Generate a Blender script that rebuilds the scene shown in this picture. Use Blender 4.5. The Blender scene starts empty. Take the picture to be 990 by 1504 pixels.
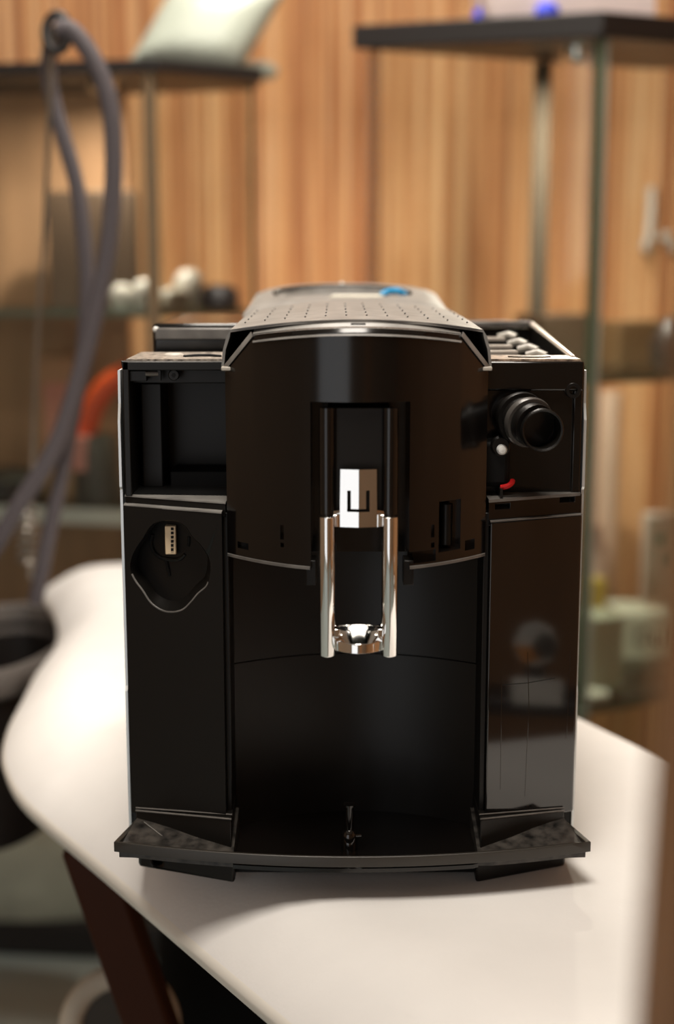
import bpy, bmesh, math, random
from mathutils import Vector, Matrix
random.seed(7)
S = bpy.context.scene
COL = S.collection

# ------------------------------------------------------------------ camera, light, exposure
ZT = 0.85                                   # top of the ironing board above the floor
CAM = Vector((0.0, -0.85, ZT + 0.387))
PITCH = math.radians(10.0)
FPX = 2089.0
cam_d = bpy.data.cameras.new('camera')
cam_d.sensor_fit = 'VERTICAL'; cam_d.sensor_height = 36.0
cam_d.lens = 36.0 * FPX / 1504.0
cam_d.clip_start = 0.02
cam_d.dof.use_dof = True
cam_d.dof.focus_distance = 0.87
cam_d.dof.aperture_fstop = 3.2
cam = bpy.data.objects.new('camera', cam_d); COL.objects.link(cam)
cam.location = CAM
cam.rotation_euler = (math.radians(90) - PITCH, 0, 0)
S.camera = cam

w = bpy.data.worlds.new('world'); S.world = w; w.use_nodes = True
w.node_tree.nodes['Background'].inputs[0].default_value = (1.0, 0.82, 0.66, 1)
w.node_tree.nodes['Background'].inputs[1].default_value = 0.05

def area(name, loc, target, size, power, color, size_y=None):
    l = bpy.data.lights.new(name, 'AREA'); l.energy = power; l.color = color
    l.size = size
    if size_y: l.shape = 'RECTANGLE'; l.size_y = size_y
    o = bpy.data.objects.new(name, l); COL.objects.link(o); o.location = loc
    o.rotation_euler = (Vector(target) - Vector(loc)).to_track_quat('-Z', 'Y').to_euler()
    return o
area('ceiling_lamp_light', (-0.05, 0.80, 2.44), (-0.05, 0.80, 0), 0.45, 15.5, (1.0, 0.92, 0.82))
area('ceiling_lamp_light', (-0.05, -0.45, 2.44), (-0.05, -0.45, 0), 0.5, 15, (1.0, 0.92, 0.82))
area('window_light', (-0.90, -2.13, 1.05), (-0.90, 0, 1.05), 1.25, 5.5, (0.97, 0.98, 1.0), 1.9)

S.view_settings.view_transform = 'Standard'
S.view_settings.look = 'None'
S.view_settings.exposure = 0.55
S.view_settings.gamma = 1.0
S.view_settings.use_curve_mapping = False

# ------------------------------------------------------------------ measuring helpers
FWD = Vector((0, math.cos(PITCH), -math.sin(PITCH)))
UPV = Vector((0, math.sin(PITCH), math.cos(PITCH)))
def ray(px, py):
    return FWD * FPX + Vector((1, 0, 0)) * (px - 495.0) - UPV * (py - 752.0)
def P(px, py, y):
    d = ray(px, py); return CAM + d * ((y - CAM.y) / d.y)
def PZ(px, py, z):
    d = ray(px, py); return CAM + d * ((z - CAM.z) / d.z)

# ------------------------------------------------------------------ materials
MATS = {}
def mat(name, col, rough=0.5, metal=0.0, spec=0.5, noise=None, bump=None, coat=0.0):
    if name in MATS: return MATS[name]
    m = bpy.data.materials.new(name); m.use_nodes = True
    nt = m.node_tree; b = nt.nodes['Principled BSDF']
    b.inputs['Base Color'].default_value = (*col, 1)
    b.inputs['Roughness'].default_value = rough
    b.inputs['Metallic'].default_value = metal
    b.inputs['Specular IOR Level'].default_value = spec
    b.inputs['Coat Weight'].default_value = coat
    tc = nt.nodes.new('ShaderNodeTexCoord')
    if noise:
        sc, amt, stretch = noise
        mp = nt.nodes.new('ShaderNodeMapping'); mp.inputs['Scale'].default_value = stretch
        nt.links.new(tc.outputs['Object'], mp.inputs[0])
        n = nt.nodes.new('ShaderNodeTexNoise'); n.inputs['Scale'].default_value = sc; n.inputs['Detail'].default_value = 5
        nt.links.new(mp.outputs[0], n.inputs[0])
        r = nt.nodes.new('ShaderNodeValToRGB')
        r.color_ramp.elements[0].position = 0.3; r.color_ramp.elements[1].position = 0.7
        r.color_ramp.elements[0].color = (*[c * (1 - amt) for c in col], 1)
        r.color_ramp.elements[1].color = (*[min(1, c * (1 + amt)) for c in col], 1)
        nt.links.new(n.outputs[0], r.inputs[0]); nt.links.new(r.outputs[0], b.inputs['Base Color'])
    if bump:
        sc, st, dist = bump
        n2 = nt.nodes.new('ShaderNodeTexNoise'); n2.inputs['Scale'].default_value = sc; n2.inputs['Detail'].default_value = 3
        nt.links.new(tc.outputs['Object'], n2.inputs[0])
        bp = nt.nodes.new('ShaderNodeBump'); bp.inputs['Strength'].default_value = st; bp.inputs['Distance'].default_value = dist
        nt.links.new(n2.outputs[0], bp.inputs['Height']); nt.links.new(bp.outputs[0], b.inputs['Normal'])
    MATS[name] = m
    return m

BLACK = mat('satin_black_plastic', (0.0065, 0.0056, 0.0048), 0.36, spec=0.3, bump=(900, 0.05, 0.0004))
GLOSS = mat('gloss_black_plastic', (0.006, 0.005, 0.0045), 0.07, spec=0.75)
HOODM = mat('semi_gloss_black_plastic', (0.005, 0.004, 0.0035), 0.16, spec=0.5)
DEEP = mat('deep_black', (0.003, 0.003, 0.003), 0.6, spec=0.2)
LIDM = mat('lit_edge_plastic', (0.13, 0.122, 0.113), 0.36, noise=(60, 0.35, (1, 1, 1)), bump=(700, 0.1, 0.0005))  # lit edges and ledge tops put into the colour of black plastic
LIDTOP = mat('dusty_lid_lit_edge', (0.23, 0.22, 0.205), 0.45, noise=(70, 0.25, (1, 1, 1)), bump=(700, 0.1, 0.0005))  # dusty lid; also the paint for lit ledge tops and hood bevels
DUST = mat('scuffed_black_plastic', (0.035, 0.031, 0.027), 0.4, noise=(140, 0.9, (1, 1, 1)), bump=(400, 0.2, 0.0008))
CHROME = mat('chrome', (0.9, 0.89, 0.87), 0.07, metal=1.0)
ALU = mat('pale_aluminium', (0.72, 0.74, 0.74), 0.35, metal=0.7)
BEIGE = mat('beige_connector_plastic', (0.85, 0.66, 0.43), 0.5)
RED = mat('red_translucent_plastic', (0.55, 0.012, 0.014), 0.25)
WHITEP = mat('white_plastic', (0.85, 0.84, 0.8), 0.35)
BLUE = mat('blue_plastic', (0.03, 0.06, 0.75), 0.35)
SKYBLUE = mat('light_blue_plastic', (0.03, 0.35, 0.7), 0.35)
CLOTH = mat('white_board_cover', (0.86, 0.84, 0.815), 0.75, spec=0.25, noise=(14, 0.03, (1, 1, 1)), bump=(350, 0.12, 0.001))
PIPING = mat('cream_piping', (0.88, 0.84, 0.76), 0.6)
REDBROWN = mat('red_brown_board_leg', (0.05, 0.014, 0.005), 0.5, spec=0.15)
HOSE = mat('violet_grey_braided_hose', (0.10, 0.086, 0.095), 0.7, bump=(500, 0.5, 0.002))
STEEL = mat('dull_steel', (0.35, 0.32, 0.28), 0.35, metal=0.9)
BOARD_BLK = mat('black_laminate', (0.014, 0.011, 0.010), 0.45)
FLOORM = mat('grey_floor', (0.36, 0.42, 0.41), 0.45, noise=(3, 0.12, (1, 1, 1)))
CEILM = mat('white_ceiling', (0.8, 0.77, 0.72), 0.9)
WALLM = mat('warm_plaster', (0.30, 0.21, 0.14), 0.9, noise=(2, 0.06, (1, 1, 1)))
WOODW = mat('brown_wood_wall', (0.48, 0.24, 0.11), 0.55, noise=(6, 0.3, (6, 6, 0.5)))
POSTM = mat('brown_wood_post', (0.32, 0.16, 0.07), 0.55, noise=(8, 0.3, (8, 8, 0.6)))
CARD = mat('white_card', (0.78, 0.78, 0.72), 0.6)
INK = mat('dark_ink', (0.06, 0.06, 0.06), 0.6)
TEAL = mat('teal_ink', (0.1, 0.4, 0.36), 0.6)
DKBROWN = mat('dark_brown_box', (0.1, 0.055, 0.02), 0.6)
BACKPAN = mat('brown_back_panel', (0.50, 0.28, 0.15), 0.6, noise=(5, 0.15, (5, 5, 0.6)))
GREY = mat('dark_grey_plastic', (0.09, 0.085, 0.075), 0.45)
MIDGREY = mat('grey_rim_plastic', (0.13, 0.115, 0.105), 0.45)
ORANGE = mat('orange_red_plastic', (0.9, 0.10, 0.02), 0.4)
PINK = mat('pink_plastic', (0.75, 0.32, 0.27), 0.5)
SACKM = mat('grey_green_cloth', (0.36, 0.37, 0.3), 0.9, noise=(8, 0.25, (1, 1, 1)))
CREAM = mat('cream_enamel', (0.72, 0.66, 0.55), 0.4)
PALEGREEN = mat('pale_green_film', (0.50, 0.55, 0.47), 0.35, noise=(9, 0.12, (1, 1, 1)))
PALEPINK = mat('pale_pink_film', (0.82, 0.7, 0.68), 0.4, noise=(9, 0.1, (1, 1, 1)))
YELLOW = mat('yellow_card', (0.75, 0.55, 0.12), 0.5)
TAN = mat('tan_paper', (0.68, 0.5, 0.38), 0.6)
PALECER = mat('pale_ceramic', (0.52, 0.49, 0.44), 0.3)

def glass_mat(name, tint, edge=False):
    m = bpy.data.materials.new(name); m.use_nodes = True
    nt = m.node_tree; nt.nodes.clear()
    out = nt.nodes.new('ShaderNodeOutputMaterial')
    tr = nt.nodes.new('ShaderNodeBsdfTransparent'); tr.inputs[0].default_value = (*tint, 1)
    gl = nt.nodes.new('ShaderNodeBsdfGlossy'); gl.inputs['Roughness'].default_value = 0.03
    fr = nt.nodes.new('ShaderNodeFresnel'); fr.inputs[0].default_value = 1.45
    mx = nt.nodes.new('ShaderNodeMixShader')
    nt.links.new(fr.outputs[0], mx.inputs[0]); nt.links.new(tr.outputs[0], mx.inputs[1])
    nt.links.new(gl.outputs[0], mx.inputs[2]); nt.links.new(mx.outputs[0], out.inputs[0])
    return m
GLASS = glass_mat('clear_pane_glass', (0.95, 0.97, 0.95))
SHELFG = glass_mat('green_shelf_glass', (0.80, 0.88, 0.82))
GEDGE = mat('polished_green_glass_edge', (0.2, 0.235, 0.18), 0.15, spec=0.8)
GEDGE2 = mat('frosted_glass_edge', (0.42, 0.40, 0.33), 0.3, spec=0.8)

# ------------------------------------------------------------------ object helpers
def wloc(o):
    v = Vector((0, 0, 0))
    while o is not None:
        v += o.location; o = o.parent
    return v
def tag(o, label=None, cat=None, group=None, kind=None):
    if label: o['label'] = label
    if cat: o['category'] = cat
    if group: o['group'] = group
    if kind: o['kind'] = kind
    return o
def thing(name, label, cat, loc, group=None):
    o = bpy.data.objects.new(name, None); o.empty_display_size = 0.05
    COL.objects.link(o); o.location = loc
    return tag(o, label, cat, group)
def finish(name, bm, m, parent=None, world=False, smooth=30, bevel=0, segs=2):
    """bm in parent-local coordinates (or world coordinates when world=True)"""
    bmesh.ops.remove_doubles(bm, verts=bm.verts, dist=1e-6)
    bmesh.ops.recalc_face_normals(bm, faces=bm.faces)
    me = bpy.data.meshes.new(name)
    off = Vector((0, 0, 0))
    if world and parent is not None:
        off = wloc(parent)
        bmesh.ops.translate(bm, verts=bm.verts, vec=-off)
    bm.to_mesh(me); bm.free()
    if smooth is not None:
        me.shade_smooth(); me.set_sharp_from_angle(angle=math.radians(smooth))
    mats = m if isinstance(m, (list, tuple)) else [m]
    for k in mats: me.materials.append(k)
    o = bpy.data.objects.new(name, me); COL.objects.link(o)
    if parent is not None: o.parent = parent
    if bevel:
        b = o.modifiers.new('bevel', 'BEVEL'); b.width = bevel; b.segments = segs
        b.limit_method = 'ANGLE'; b.angle_limit = math.radians(35); b.harden_normals = False
    return o
def prism(bm, poly, lo, hi, axis='z', mi=0):
    """poly of 2D points extruded along axis: z -> (x,y), y -> (x,z), x -> (y,z)"""
    def v(p, h):
        if axis == 'z': return (p[0], p[1], h)
        if axis == 'y': return (p[0], h, p[1])
        return (h, p[0], p[1])
    a = [bm.verts.new(v(p, lo)) for p in poly]; b = [bm.verts.new(v(p, hi)) for p in poly]
    n = len(poly)
    fs = [bm.faces.new(a[::-1]), bm.faces.new(b)]
    for i in range(n):
        fs.append(bm.faces.new((a[i], a[(i + 1) % n], b[(i + 1) % n], b[i])))
    for f in fs: f.material_index = mi
    return bm
def box(bm, x0, x1, y0, y1, z0, z1, mi=0):
    return prism(bm, [(x0, y0), (x1, y0), (x1, y1), (x0, y1)], z0, z1, 'z', mi)
def loft(bm, rings, cap=True, closed=True):
    vs = [[bm.verts.new(p) for p in r] for r in rings]
    n = len(rings[0])
    for a, b in zip(vs, vs[1:]):
        for i in range(n if closed else n - 1):
            bm.faces.new((a[i], a[(i + 1) % n], b[(i + 1) % n], b[i]))
    if cap:
        bm.faces.new(vs[0][::-1]); bm.faces.new(vs[-1])
    return bm
def catmull(pts, per=8, closed=False):
    pts = [Vector(p) for p in pts]; out = []
    n = len(pts)
    rng = range(n) if closed else range(n - 1)
    for i in rng:
        if closed: p0, p1, p2, p3 = pts[i - 1], pts[i], pts[(i + 1) % n], pts[(i + 2) % n]
        else: p0, p1, p2, p3 = pts[max(i - 1, 0)], pts[i], pts[i + 1], pts[min(i + 2, n - 1)]
        for k in range(per):
            t = k / per
            out.append(0.5 * ((2 * p1) + (-p0 + p2) * t + (2 * p0 - 5 * p1 + 4 * p2 - p3) * t * t + (-p0 + 3 * p1 - 3 * p2 + p3) * t ** 3))
    if not closed: out.append(pts[-1].copy())
    return out
def tube(bm, path, r, seg=12, cap=True):
    path = [Vector(p) for p in path]
    rs = r if isinstance(r, (list, tuple)) else [r] * len(path)
    t0 = (path[1] - path[0]).normalized()
    ref = Vector((0, 0, 1)) if abs(t0.z) < 0.9 else Vector((1, 0, 0))
    u = t0.cross(ref).normalized(); rings = []
    for i, p in enumerate(path):
        t = (path[min(i + 1, len(path) - 1)] - path[max(i - 1, 0)]).normalized()
        u = (u - t * u.dot(t)).normalized(); v = t.cross(u)
        rings.append([p + (u * math.cos(a) + v * math.sin(a)) * rs[i] for a in [2 * math.pi * k / seg for k in range(seg)]])
    return loft(bm, rings, cap)
def lathe(bm, prof, c=(0, 0, 0), seg=28, axis='z'):
    """prof: list of (r, h), closed profile ends capped when r > 0"""
    rings = []
    for r, h in prof:
        r = max(r, 1e-5); ring = []
        for k in range(seg):
            a = 2 * math.pi * k / seg
            if axis == 'z': ring.append((c[0] + r * math.cos(a), c[1] + r * math.sin(a), c[2] + h))
            elif axis == 'y': ring.append((c[0] + r * math.cos(a), c[1] + h, c[2] + r * math.sin(a)))
            else: ring.append((c[0] + h, c[1] + r * math.cos(a), c[2] + r * math.sin(a)))
        rings.append(ring)
    return loft(bm, rings)
def NB(): return bmesh.new()
def cut(o, cutters):
    """carve the cutter bmeshes (in o's own coordinates) out of o's mesh for good"""
    tmp = []
    for c in cutters:
        bmesh.ops.recalc_face_normals(c, faces=c.faces)
        me = bpy.data.meshes.new('cutter'); c.to_mesh(me); c.free()
        k = bpy.data.objects.new('cutter', me); COL.objects.link(k)
        k.parent = o.parent; tmp.append(k)
        md = o.modifiers.new('cut', 'BOOLEAN'); md.operation = 'DIFFERENCE'; md.solver = 'EXACT'; md.object = k
    bpy.context.view_layer.update()
    dg = bpy.context.evaluated_depsgraph_get()
    new = bpy.data.meshes.new_from_object(o.evaluated_get(dg))
    o.modifiers.clear(); old = o.data; o.data = new; bpy.data.meshes.remove(old)
    for k in tmp:
        me = k.data; bpy.data.objects.remove(k); bpy.data.meshes.remove(me)
    o.data.shade_smooth(); o.data.set_sharp_from_angle(angle=math.radians(30))
    return o
def bevel(o, width, segs=2, ang=35):
    b = o.modifiers.new('bevel', 'BEVEL'); b.width = width; b.segments = segs
    b.limit_method = 'ANGLE'; b.angle_limit = math.radians(ang)
    return o
def obox(name, m, parent, x0, x1, y0, y1, z0, z1, bev=0.0, world=False):
    return finish(name, box(NB(), x0, x1, y0, y1, z0, z1), m, parent, world=world, bevel=bev)

# ================================================================== THE ROOM
XL, XR, YB, YF, ZC = -1.75, 1.75, 1.75, -2.2, 2.5
tag(obox('floor', FLOORM, None, XL, XR, YF, YB, -0.05, 0), kind='structure')
tag(obox('ceiling', CEILM, None, XL, XR, YF, YB, ZC, ZC + 0.05), kind='structure')
wall_back = tag(obox('wall_back', BACKPAN, None, XL, XR, YB, YB + 0.05, 0, ZC), kind='structure')
tag(obox('wall_right', WOODW, None, XR, XR + 0.05, YF, YB, 0, ZC), kind='structure')
tag(obox('wall_front', WALLM, None, XL, XR, YF - 0.05, YF, 0, ZC), kind='structure')
tag(obox('wall_left', WALLM, None, XL - 0.05, XL, YF, YB, 0, ZC), kind='structure')
tag(obox('baseboard_back', mat('dark_baseboard', (0.02, 0.017, 0.013), 0.5), None, XL, XR, YB - 0.03, YB - 0.012, 0, 0.09), kind='structure')

# reed screen: every reed a part of the back wall
def reed_material():
    m = bpy.data.materials.new('varnished_reed'); m.use_nodes = True
    nt = m.node_tree; b = nt.nodes['Principled BSDF']
    oi = nt.nodes.new('ShaderNodeObjectInfo')
    tc = nt.nodes.new('ShaderNodeTexCoord')
    mp = nt.nodes.new('ShaderNodeMapping'); mp.inputs['Scale'].default_value = (30, 30, 2.2)
    add = nt.nodes.new('ShaderNodeVectorMath'); add.operation = 'ADD'
    nt.links.new(tc.outputs['Object'], add.inputs[0])
    sc = nt.nodes.new('ShaderNodeVectorMath'); sc.operation = 'SCALE'; sc.inputs[0].default_value = (17, 31, 53)
    nt.links.new(oi.outputs['Random'], sc.inputs['Scale']); nt.links.new(sc.outputs[0], add.inputs[1])
    nt.links.new(add.outputs[0], mp.inputs[0])
    n = nt.nodes.new('ShaderNodeTexNoise'); n.inputs['Scale'].default_value = 1.6; n.inputs['Detail'].default_value = 3
    nt.links.new(mp.outputs[0], n.inputs[0])
    mix = nt.nodes.new('ShaderNodeMath'); mix.operation = 'MULTIPLY_ADD'
    mix.inputs[1].default_value = 0.7
    nt.links.new(oi.outputs['Random'], mix.inputs[0])
    half = nt.nodes.new('ShaderNodeMath'); half.operation = 'MULTIPLY_ADD'; half.inputs[1].default_value = 0.9; half.inputs[2].default_value = -0.3
    nt.links.new(n.outputs[0], half.inputs[0]); nt.links.new(half.outputs[0], mix.inputs[2])
    r = nt.nodes.new('ShaderNodeValToRGB'); e = r.color_ramp.elements
    e[0].position = 0.05; e[0].color = (0.29, 0.105, 0.04, 1)
    e[1].position = 0.95; e[1].color = (0.84, 0.56, 0.31, 1)
    k = e.new(0.3); k.color = (0.51, 0.225, 0.09, 1)
    k = e.new(0.6); k.color = (0.68, 0.365, 0.16, 1)
    nt.links.new(mix.outputs[0], r.inputs[0]); nt.links.new(r.outputs[0], b.inputs['Base Color'])
    b.inputs['Roughness'].default_value = 0.42
    return m
REED = reed_material()
def reed_mesh(k):
    bm = NB(); seg = 7; r0 = 0.0046
    zs = [0.0]; z = random.uniform(0.1, 0.4)
    while z < ZC - 0.1:
        zs += [z - 0.008, z, z + 0.008]; z += random.uniform(0.28, 0.55)
    zs.append(ZC)
    rings = []
    for i, zz in enumerate(zs):
        r = r0 * (1.14 if (i % 3 == 2 and 0 < i < len(zs) - 1) else 1.0)
        rings.append([(r * math.cos(a), r * 0.9 * math.sin(a), zz) for a in [-math.pi * q / (seg - 1) for q in range(seg)]])
    loft(bm, rings, cap=False, closed=False)
    me = bpy.data.meshes.new('reed'); bm.to_mesh(me); bm.free(); me.shade_smooth(); me.materials.append(REED)
    return me
reed_meshes = [reed_mesh(k) for k in range(8)]
N_REED = 290; pitch = 0.0092
for i in range(N_REED):
    o = bpy.data.objects.new('reed', reed_meshes[random.randrange(8)]); COL.objects.link(o)
    o.parent = wall_back
    o.location = (-1.28 + i * pitch + random.uniform(-.0006, .0006), YB - 0.002 + random.uniform(-0.0015, 0.001), 0)
    s = random.uniform(0.85, 1.12); o.scale = (s, s, 1)

# ceiling lamps and the window that give the light
def ceiling_lamp(x, y, sx, label):
    t = thing('ceiling_lamp', label, 'lamp', (x, y, ZC), 'ceiling lamps')
    obox('frame', WHITEP, t, -sx / 2 - .03, sx / 2 + .03, -sx / 2 - .03, sx / 2 + .03, -0.03, 0.0)
ceiling_lamp(-0.05, 0.80, 0.45, 'square ceiling lamp behind the coffee machine')
ceiling_lamp(-0.05, -0.45, 0.5, 'square ceiling lamp above the near end of the ironing board')
wf = NB()
for a0, a1, b0, b1 in ((-1.60, -1.54, 0, 2.08), (-.26, -.20, 0, 2.08), (-1.60, -.20, 0, .08), (-1.60, -.20, 2.02, 2.08)): box(wf, a0, a1, YF - .001, YF + .09, b0, b1)
win = tag(finish('window_1', wf, mat('window_frame_white', (0.8, 0.8, 0.78), 0.5)), kind='structure')
obox('pane', GLASS, win, -1.54, -.26, YF + .02, YF + .028, .08, 2.02)

# ================================================================== IRONING BOARD
ZE = ZT - 0.038
out_px = [(420, 1504), (330, 1428), (220, 1334), (120, 1249), (62, 1201), (25, 1165), (6, 1130), (2, 1100), (12, 1062), (33, 1022),
          (52, 985), (74, 958), (84, 930), (80, 905), (70, 886), (58, 870), (56, 858), (68, 846), (100, 833), (140, 827.5)]
def rim_pt(px, py):                         # beyond the soft crest the rim itself is hidden: step outwards to it
    f = {858: .25, 846: .65, 833: 1.0, 827.5: 1.0}.get(py, 0.0); p = PZ(px, py, ZE + (ZT - 0.004 - ZE) * f)
    return Vector((p.x, p.y + 0.045 * f, ZE))
outl = [rim_pt(px, py) for px, py in out_px]
far1 = PZ(850, 1050, ZT - 0.004) + Vector((.034, .021, 0)); far2 = PZ(990, 1116, ZT - 0.004) + Vector((.034, .021, 0))
far1.z = far2.z = ZE
dirn = (far2 - far1).normalized()
near_l = outl[0] + (outl[0] - outl[1]).normalized() * 0.10
tip = [near_l, near_l + Vector((0.07, -0.075, 0)), near_l + Vector((0.14, -0.105, 0))]
r_end = far2 + dirn * 0.40
pts = [r_end + Vector((-0.10, -0.075, 0)), tip[2], tip[1], tip[0]] + outl
end = outl[-1]
pts += [end + Vector((0.06, 0.008, 0)), end + Vector((0.11, -0.02, 0)), end + Vector((0.15, -0.08, 0)),
        far1 - dirn * 0.38, far1 - dirn * 0.2, far1, far2, far2 + dirn * 0.2, r_end]
dense = catmull(pts, 12, closed=True)
acc = [0.0]
for i in range(len(dense)): acc.append(acc[-1] + (dense[(i + 1) % len(dense)] - dense[i]).length)
loop = []; n = 260; k = 0
for i in range(n):                                   # even spacing along the rim
    t = acc[-1] * i / n
    while acc[k + 1] < t: k += 1
    loop.append(dense[k].lerp(dense[(k + 1) % len(dense)], (t - acc[k]) / max(1e-9, acc[k + 1] - acc[k])))
area2 = sum(loop[i].x * loop[(i + 1) % n].y - loop[(i + 1) % n].x * loop[i].y for i in range(n))
if area2 < 0: loop.reverse()
nor = []
for i in range(n):
    t = (loop[(i + 1) % n] - loop[i - 1]); t.z = 0; t.normalize(); nor.append(Vector((-t.y, t.x, 0)))
for _ in range(8):
    nor = [(nor[i - 1] + nor[i] * 2 + nor[(i + 1) % n]).normalized() for i in range(n)]
def inset(d, dz):
    ring = [Vector((p.x + q.x * d, p.y + q.y * d, ZE + dz)) for p, q in zip(loop, nor)]
    for _ in range(int(d * 900)):                    # the pad cannot follow tight corners: let it smooth out
        ring = [(ring[i - 1] + ring[i] * 2 + ring[(i + 1) % n]) / 4 for i in range(n)]
    return ring
board_org = (0.0, 0.25, ZT - 0.05)
board = thing('ironing_board', 'white padded ironing board with rounded notched end, carrying the black coffee machine', 'ironing board', (0.0, 0.25, 0))
bm = NB()
rings = [inset(0.012, -0.016), inset(0.002, -0.012), inset(0.0, -0.004), inset(0.003, 0.0)]
# the soft pad rolls over towards the rim
prof = [(0.003, 0.0), (0.008, 0.007), (0.018, 0.0165), (0.030, 0.0255), (0.043, 0.0325), (0.058, 0.0365), (0.075, 0.038)]
rings2 = [inset(d, z) for d, z in prof]
loft(bm, rings2, cap=False)
bmesh.ops.remove_doubles(bm, verts=bm.verts, dist=1e-6)
top_edges = [e for e in bm.edges if e.is_boundary and all(abs(v.co.z - (ZE + 0.038)) < 1e-5 for v in e.verts)]
bmesh.ops.triangle_fill(bm, use_beauty=True, edges=top_edges)
pad = finish('padded_cover', bm, CLOTH, board, world=True, smooth=60)
bm = NB(); loft(bm, rings, cap=False)
finish('rim_piping', bm, PIPING, board, world=True, smooth=60)
bm = NB(); vs = [bm.verts.new(p) for p in inset(0.012, -0.016)]
es = [bm.edges.new((vs[i], vs[(i + 1) % n])) for i in range(n)]
bmesh.ops.triangle_fill(bm, use_beauty=True, edges=es)
finish('underside', bm, BOARD_BLK, board, world=True, smooth=None)

def slab_leg(name, a, b, wid, thick, m, parent):
    a = Vector(a); b = Vector(b); t = (b - a).normalized()
    u = Vector((0, 1, 0)).cross(t).normalized(); v = t.cross(u)
    bm = NB(); rings = []
    for p in (a, b):
        rings.append([p + u * wid / 2 + v * thick / 2, p - u * wid / 2 + v * thick / 2, p - u * wid / 2 - v * thick / 2, p + u * wid / 2 - v * thick / 2])
    loft(bm, rings); return finish(name, bm, m, parent, world=True, bevel=0.004)
def line_z(p, q, z):
    return p + (q - p) * ((z - p.z) / (q.z - p.z))
l0 = P(163, 1335, 0.20); l1 = P(222, 1504, 0.20)
slab_leg('leg', line_z(l0, l1, ZE - 0.02), line_z(l0, l1, 0.0), 0.038, 0.03, REDBROWN, board)
slab_leg('leg', (0.20, 0.10, ZE - 0.02), (-0.10, 0.12, 0.0), 0.045, 0.03, REDBROWN, board)
# iron rest: deep black pan hung on the notched end
rest_c = PZ(-8, 940, 0.80)
R = 0.165
def revolve(prof, c, seg=44):
    bm = NB()
    loft(bm, [[(c.x + r_ * .52 * math.cos(a), c.y + r_ * math.sin(a), c.z + h_) for a in [2 * math.pi * k / seg for k in range(seg)]] for r_, h_ in prof], cap=False)
    return bm
rest = finish('iron_rest', revolve([(.001, -.205), (R * .86, -.205), (R * .97, -.015), (R * .90, -.015), (R * .78, -.195), (.001, -.195)], rest_c), BOARD_BLK, board, world=True, smooth=40)
tag(rest, 'deep black iron rest pan at the notched end')
finish('rim', revolve([(R * .965, -.03), (R * 1.03, -.024), (R * 1.03, 0.0), (R * .985, .006), (R * .93, .004), (R * .885, -.03), (R * .965, -.03)], rest_c), MIDGREY, rest, world=True, smooth=50)
bm = NB(); tube(bm, [rest_c + Vector((R * .48, 0, -0.04)), rest_c + Vector((R * .52 + .04, 0.02, -0.04)), Vector((-0.16, rest_c.y - .05, ZE - 0.022))], 0.012, 8)
finish('bracket', bm, BOARD_BLK, board, world=True)

# cord holder rod with spring, and the steam hose over it
YC = 0.72
rod = thing('cord_holder', 'thin steel rod with coil spring at its foot behind the ironing board', 'cord holder', P(43, 850, YC + .12))
bm = NB(); tube(bm, catmull([P(43, 850, YC + .12), P(44, 760, YC + .11), P(48, 670, YC + .1), P(52, 556, YC + .09), P(57, 453, YC + .08), P(65, 350, YC + .06), P(71, 200, YC + .03), P(74, 90, YC + .01), P(82, 42, YC)], 4), 0.0028, 8)
finish('rod', bm, STEEL, rod, world=True)
bm = NB(); a, b = P(40, 742, YC + .11), P(40, 826, YC + .11); path = []
for k in range(7 * 14 + 1):
    f = k / (7 * 14); an = 2 * math.pi * 7 * f
    path.append(a.lerp(b, f) + Vector((math.cos(an) * .0125, math.sin(an) * .0125, 0)))
tube(bm, path, 0.0024, 6)
finish('coil_spring', bm, STEEL, rod, world=True)
hk = P(84, 48, YC)
bm = NB(); bmesh.ops.create_uvsphere(bm, u_segments=8, v_segments=6, radius=0.001, matrix=Matrix.Translation(hk)); bm.clear()
ring = []
for k in range(25):
    an = 2 * math.pi * k / 24; ring.append(hk + Vector((math.cos(an) * .012, math.sin(an) * .012 * .4, math.sin(an) * .019)))
tube(bm, ring, 0.0055, 8)
finish('hose_clip', bm, BOARD_BLK, rod, world=True)
hose = thing('steam_hose', 'thick violet-grey braided steam hose looped over the cord holder rod', 'hose', P(70, 860, YC))
bm = NB()
h1 = [(84, 44, 0), (104, 44, 0), (128, 72, 0), (150, 115, 0), (163, 165, 0), (167, 230, 0), (165, 300, 0), (158, 370, 0), (147, 430, 0),
      (133, 490, 0), (116, 555, 0), (90, 635, 0), (62, 690, 0), (30, 738, 0), (-6, 800, 0), (-40, 850, 0)]
tube(bm, catmull([P(x, y, YC + d) for x, y, d in h1], 5), 0.0098, 14)
finish('front_strand', bm, HOSE, hose, world=True)
bm = NB()
h2 = [(90, 44, .01), (76, 62, .03), (71, 100, .04), (78, 150, .04), (94, 205, .04), (111, 265, .04), (121, 330, .04), (127, 400, .04),
      (127, 460, .04), (121, 530, .04), (111, 590, .04), (99, 650, .03), (88, 710, .03), (75, 770, .03), (62, 835, .03), (52, 885, .03)]
tube(bm, catmull([P(x, y, YC + d) for x, y, d in h2], 5), 0.0088, 14)
finish('back_strand', bm, HOSE, hose, world=True)

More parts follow.
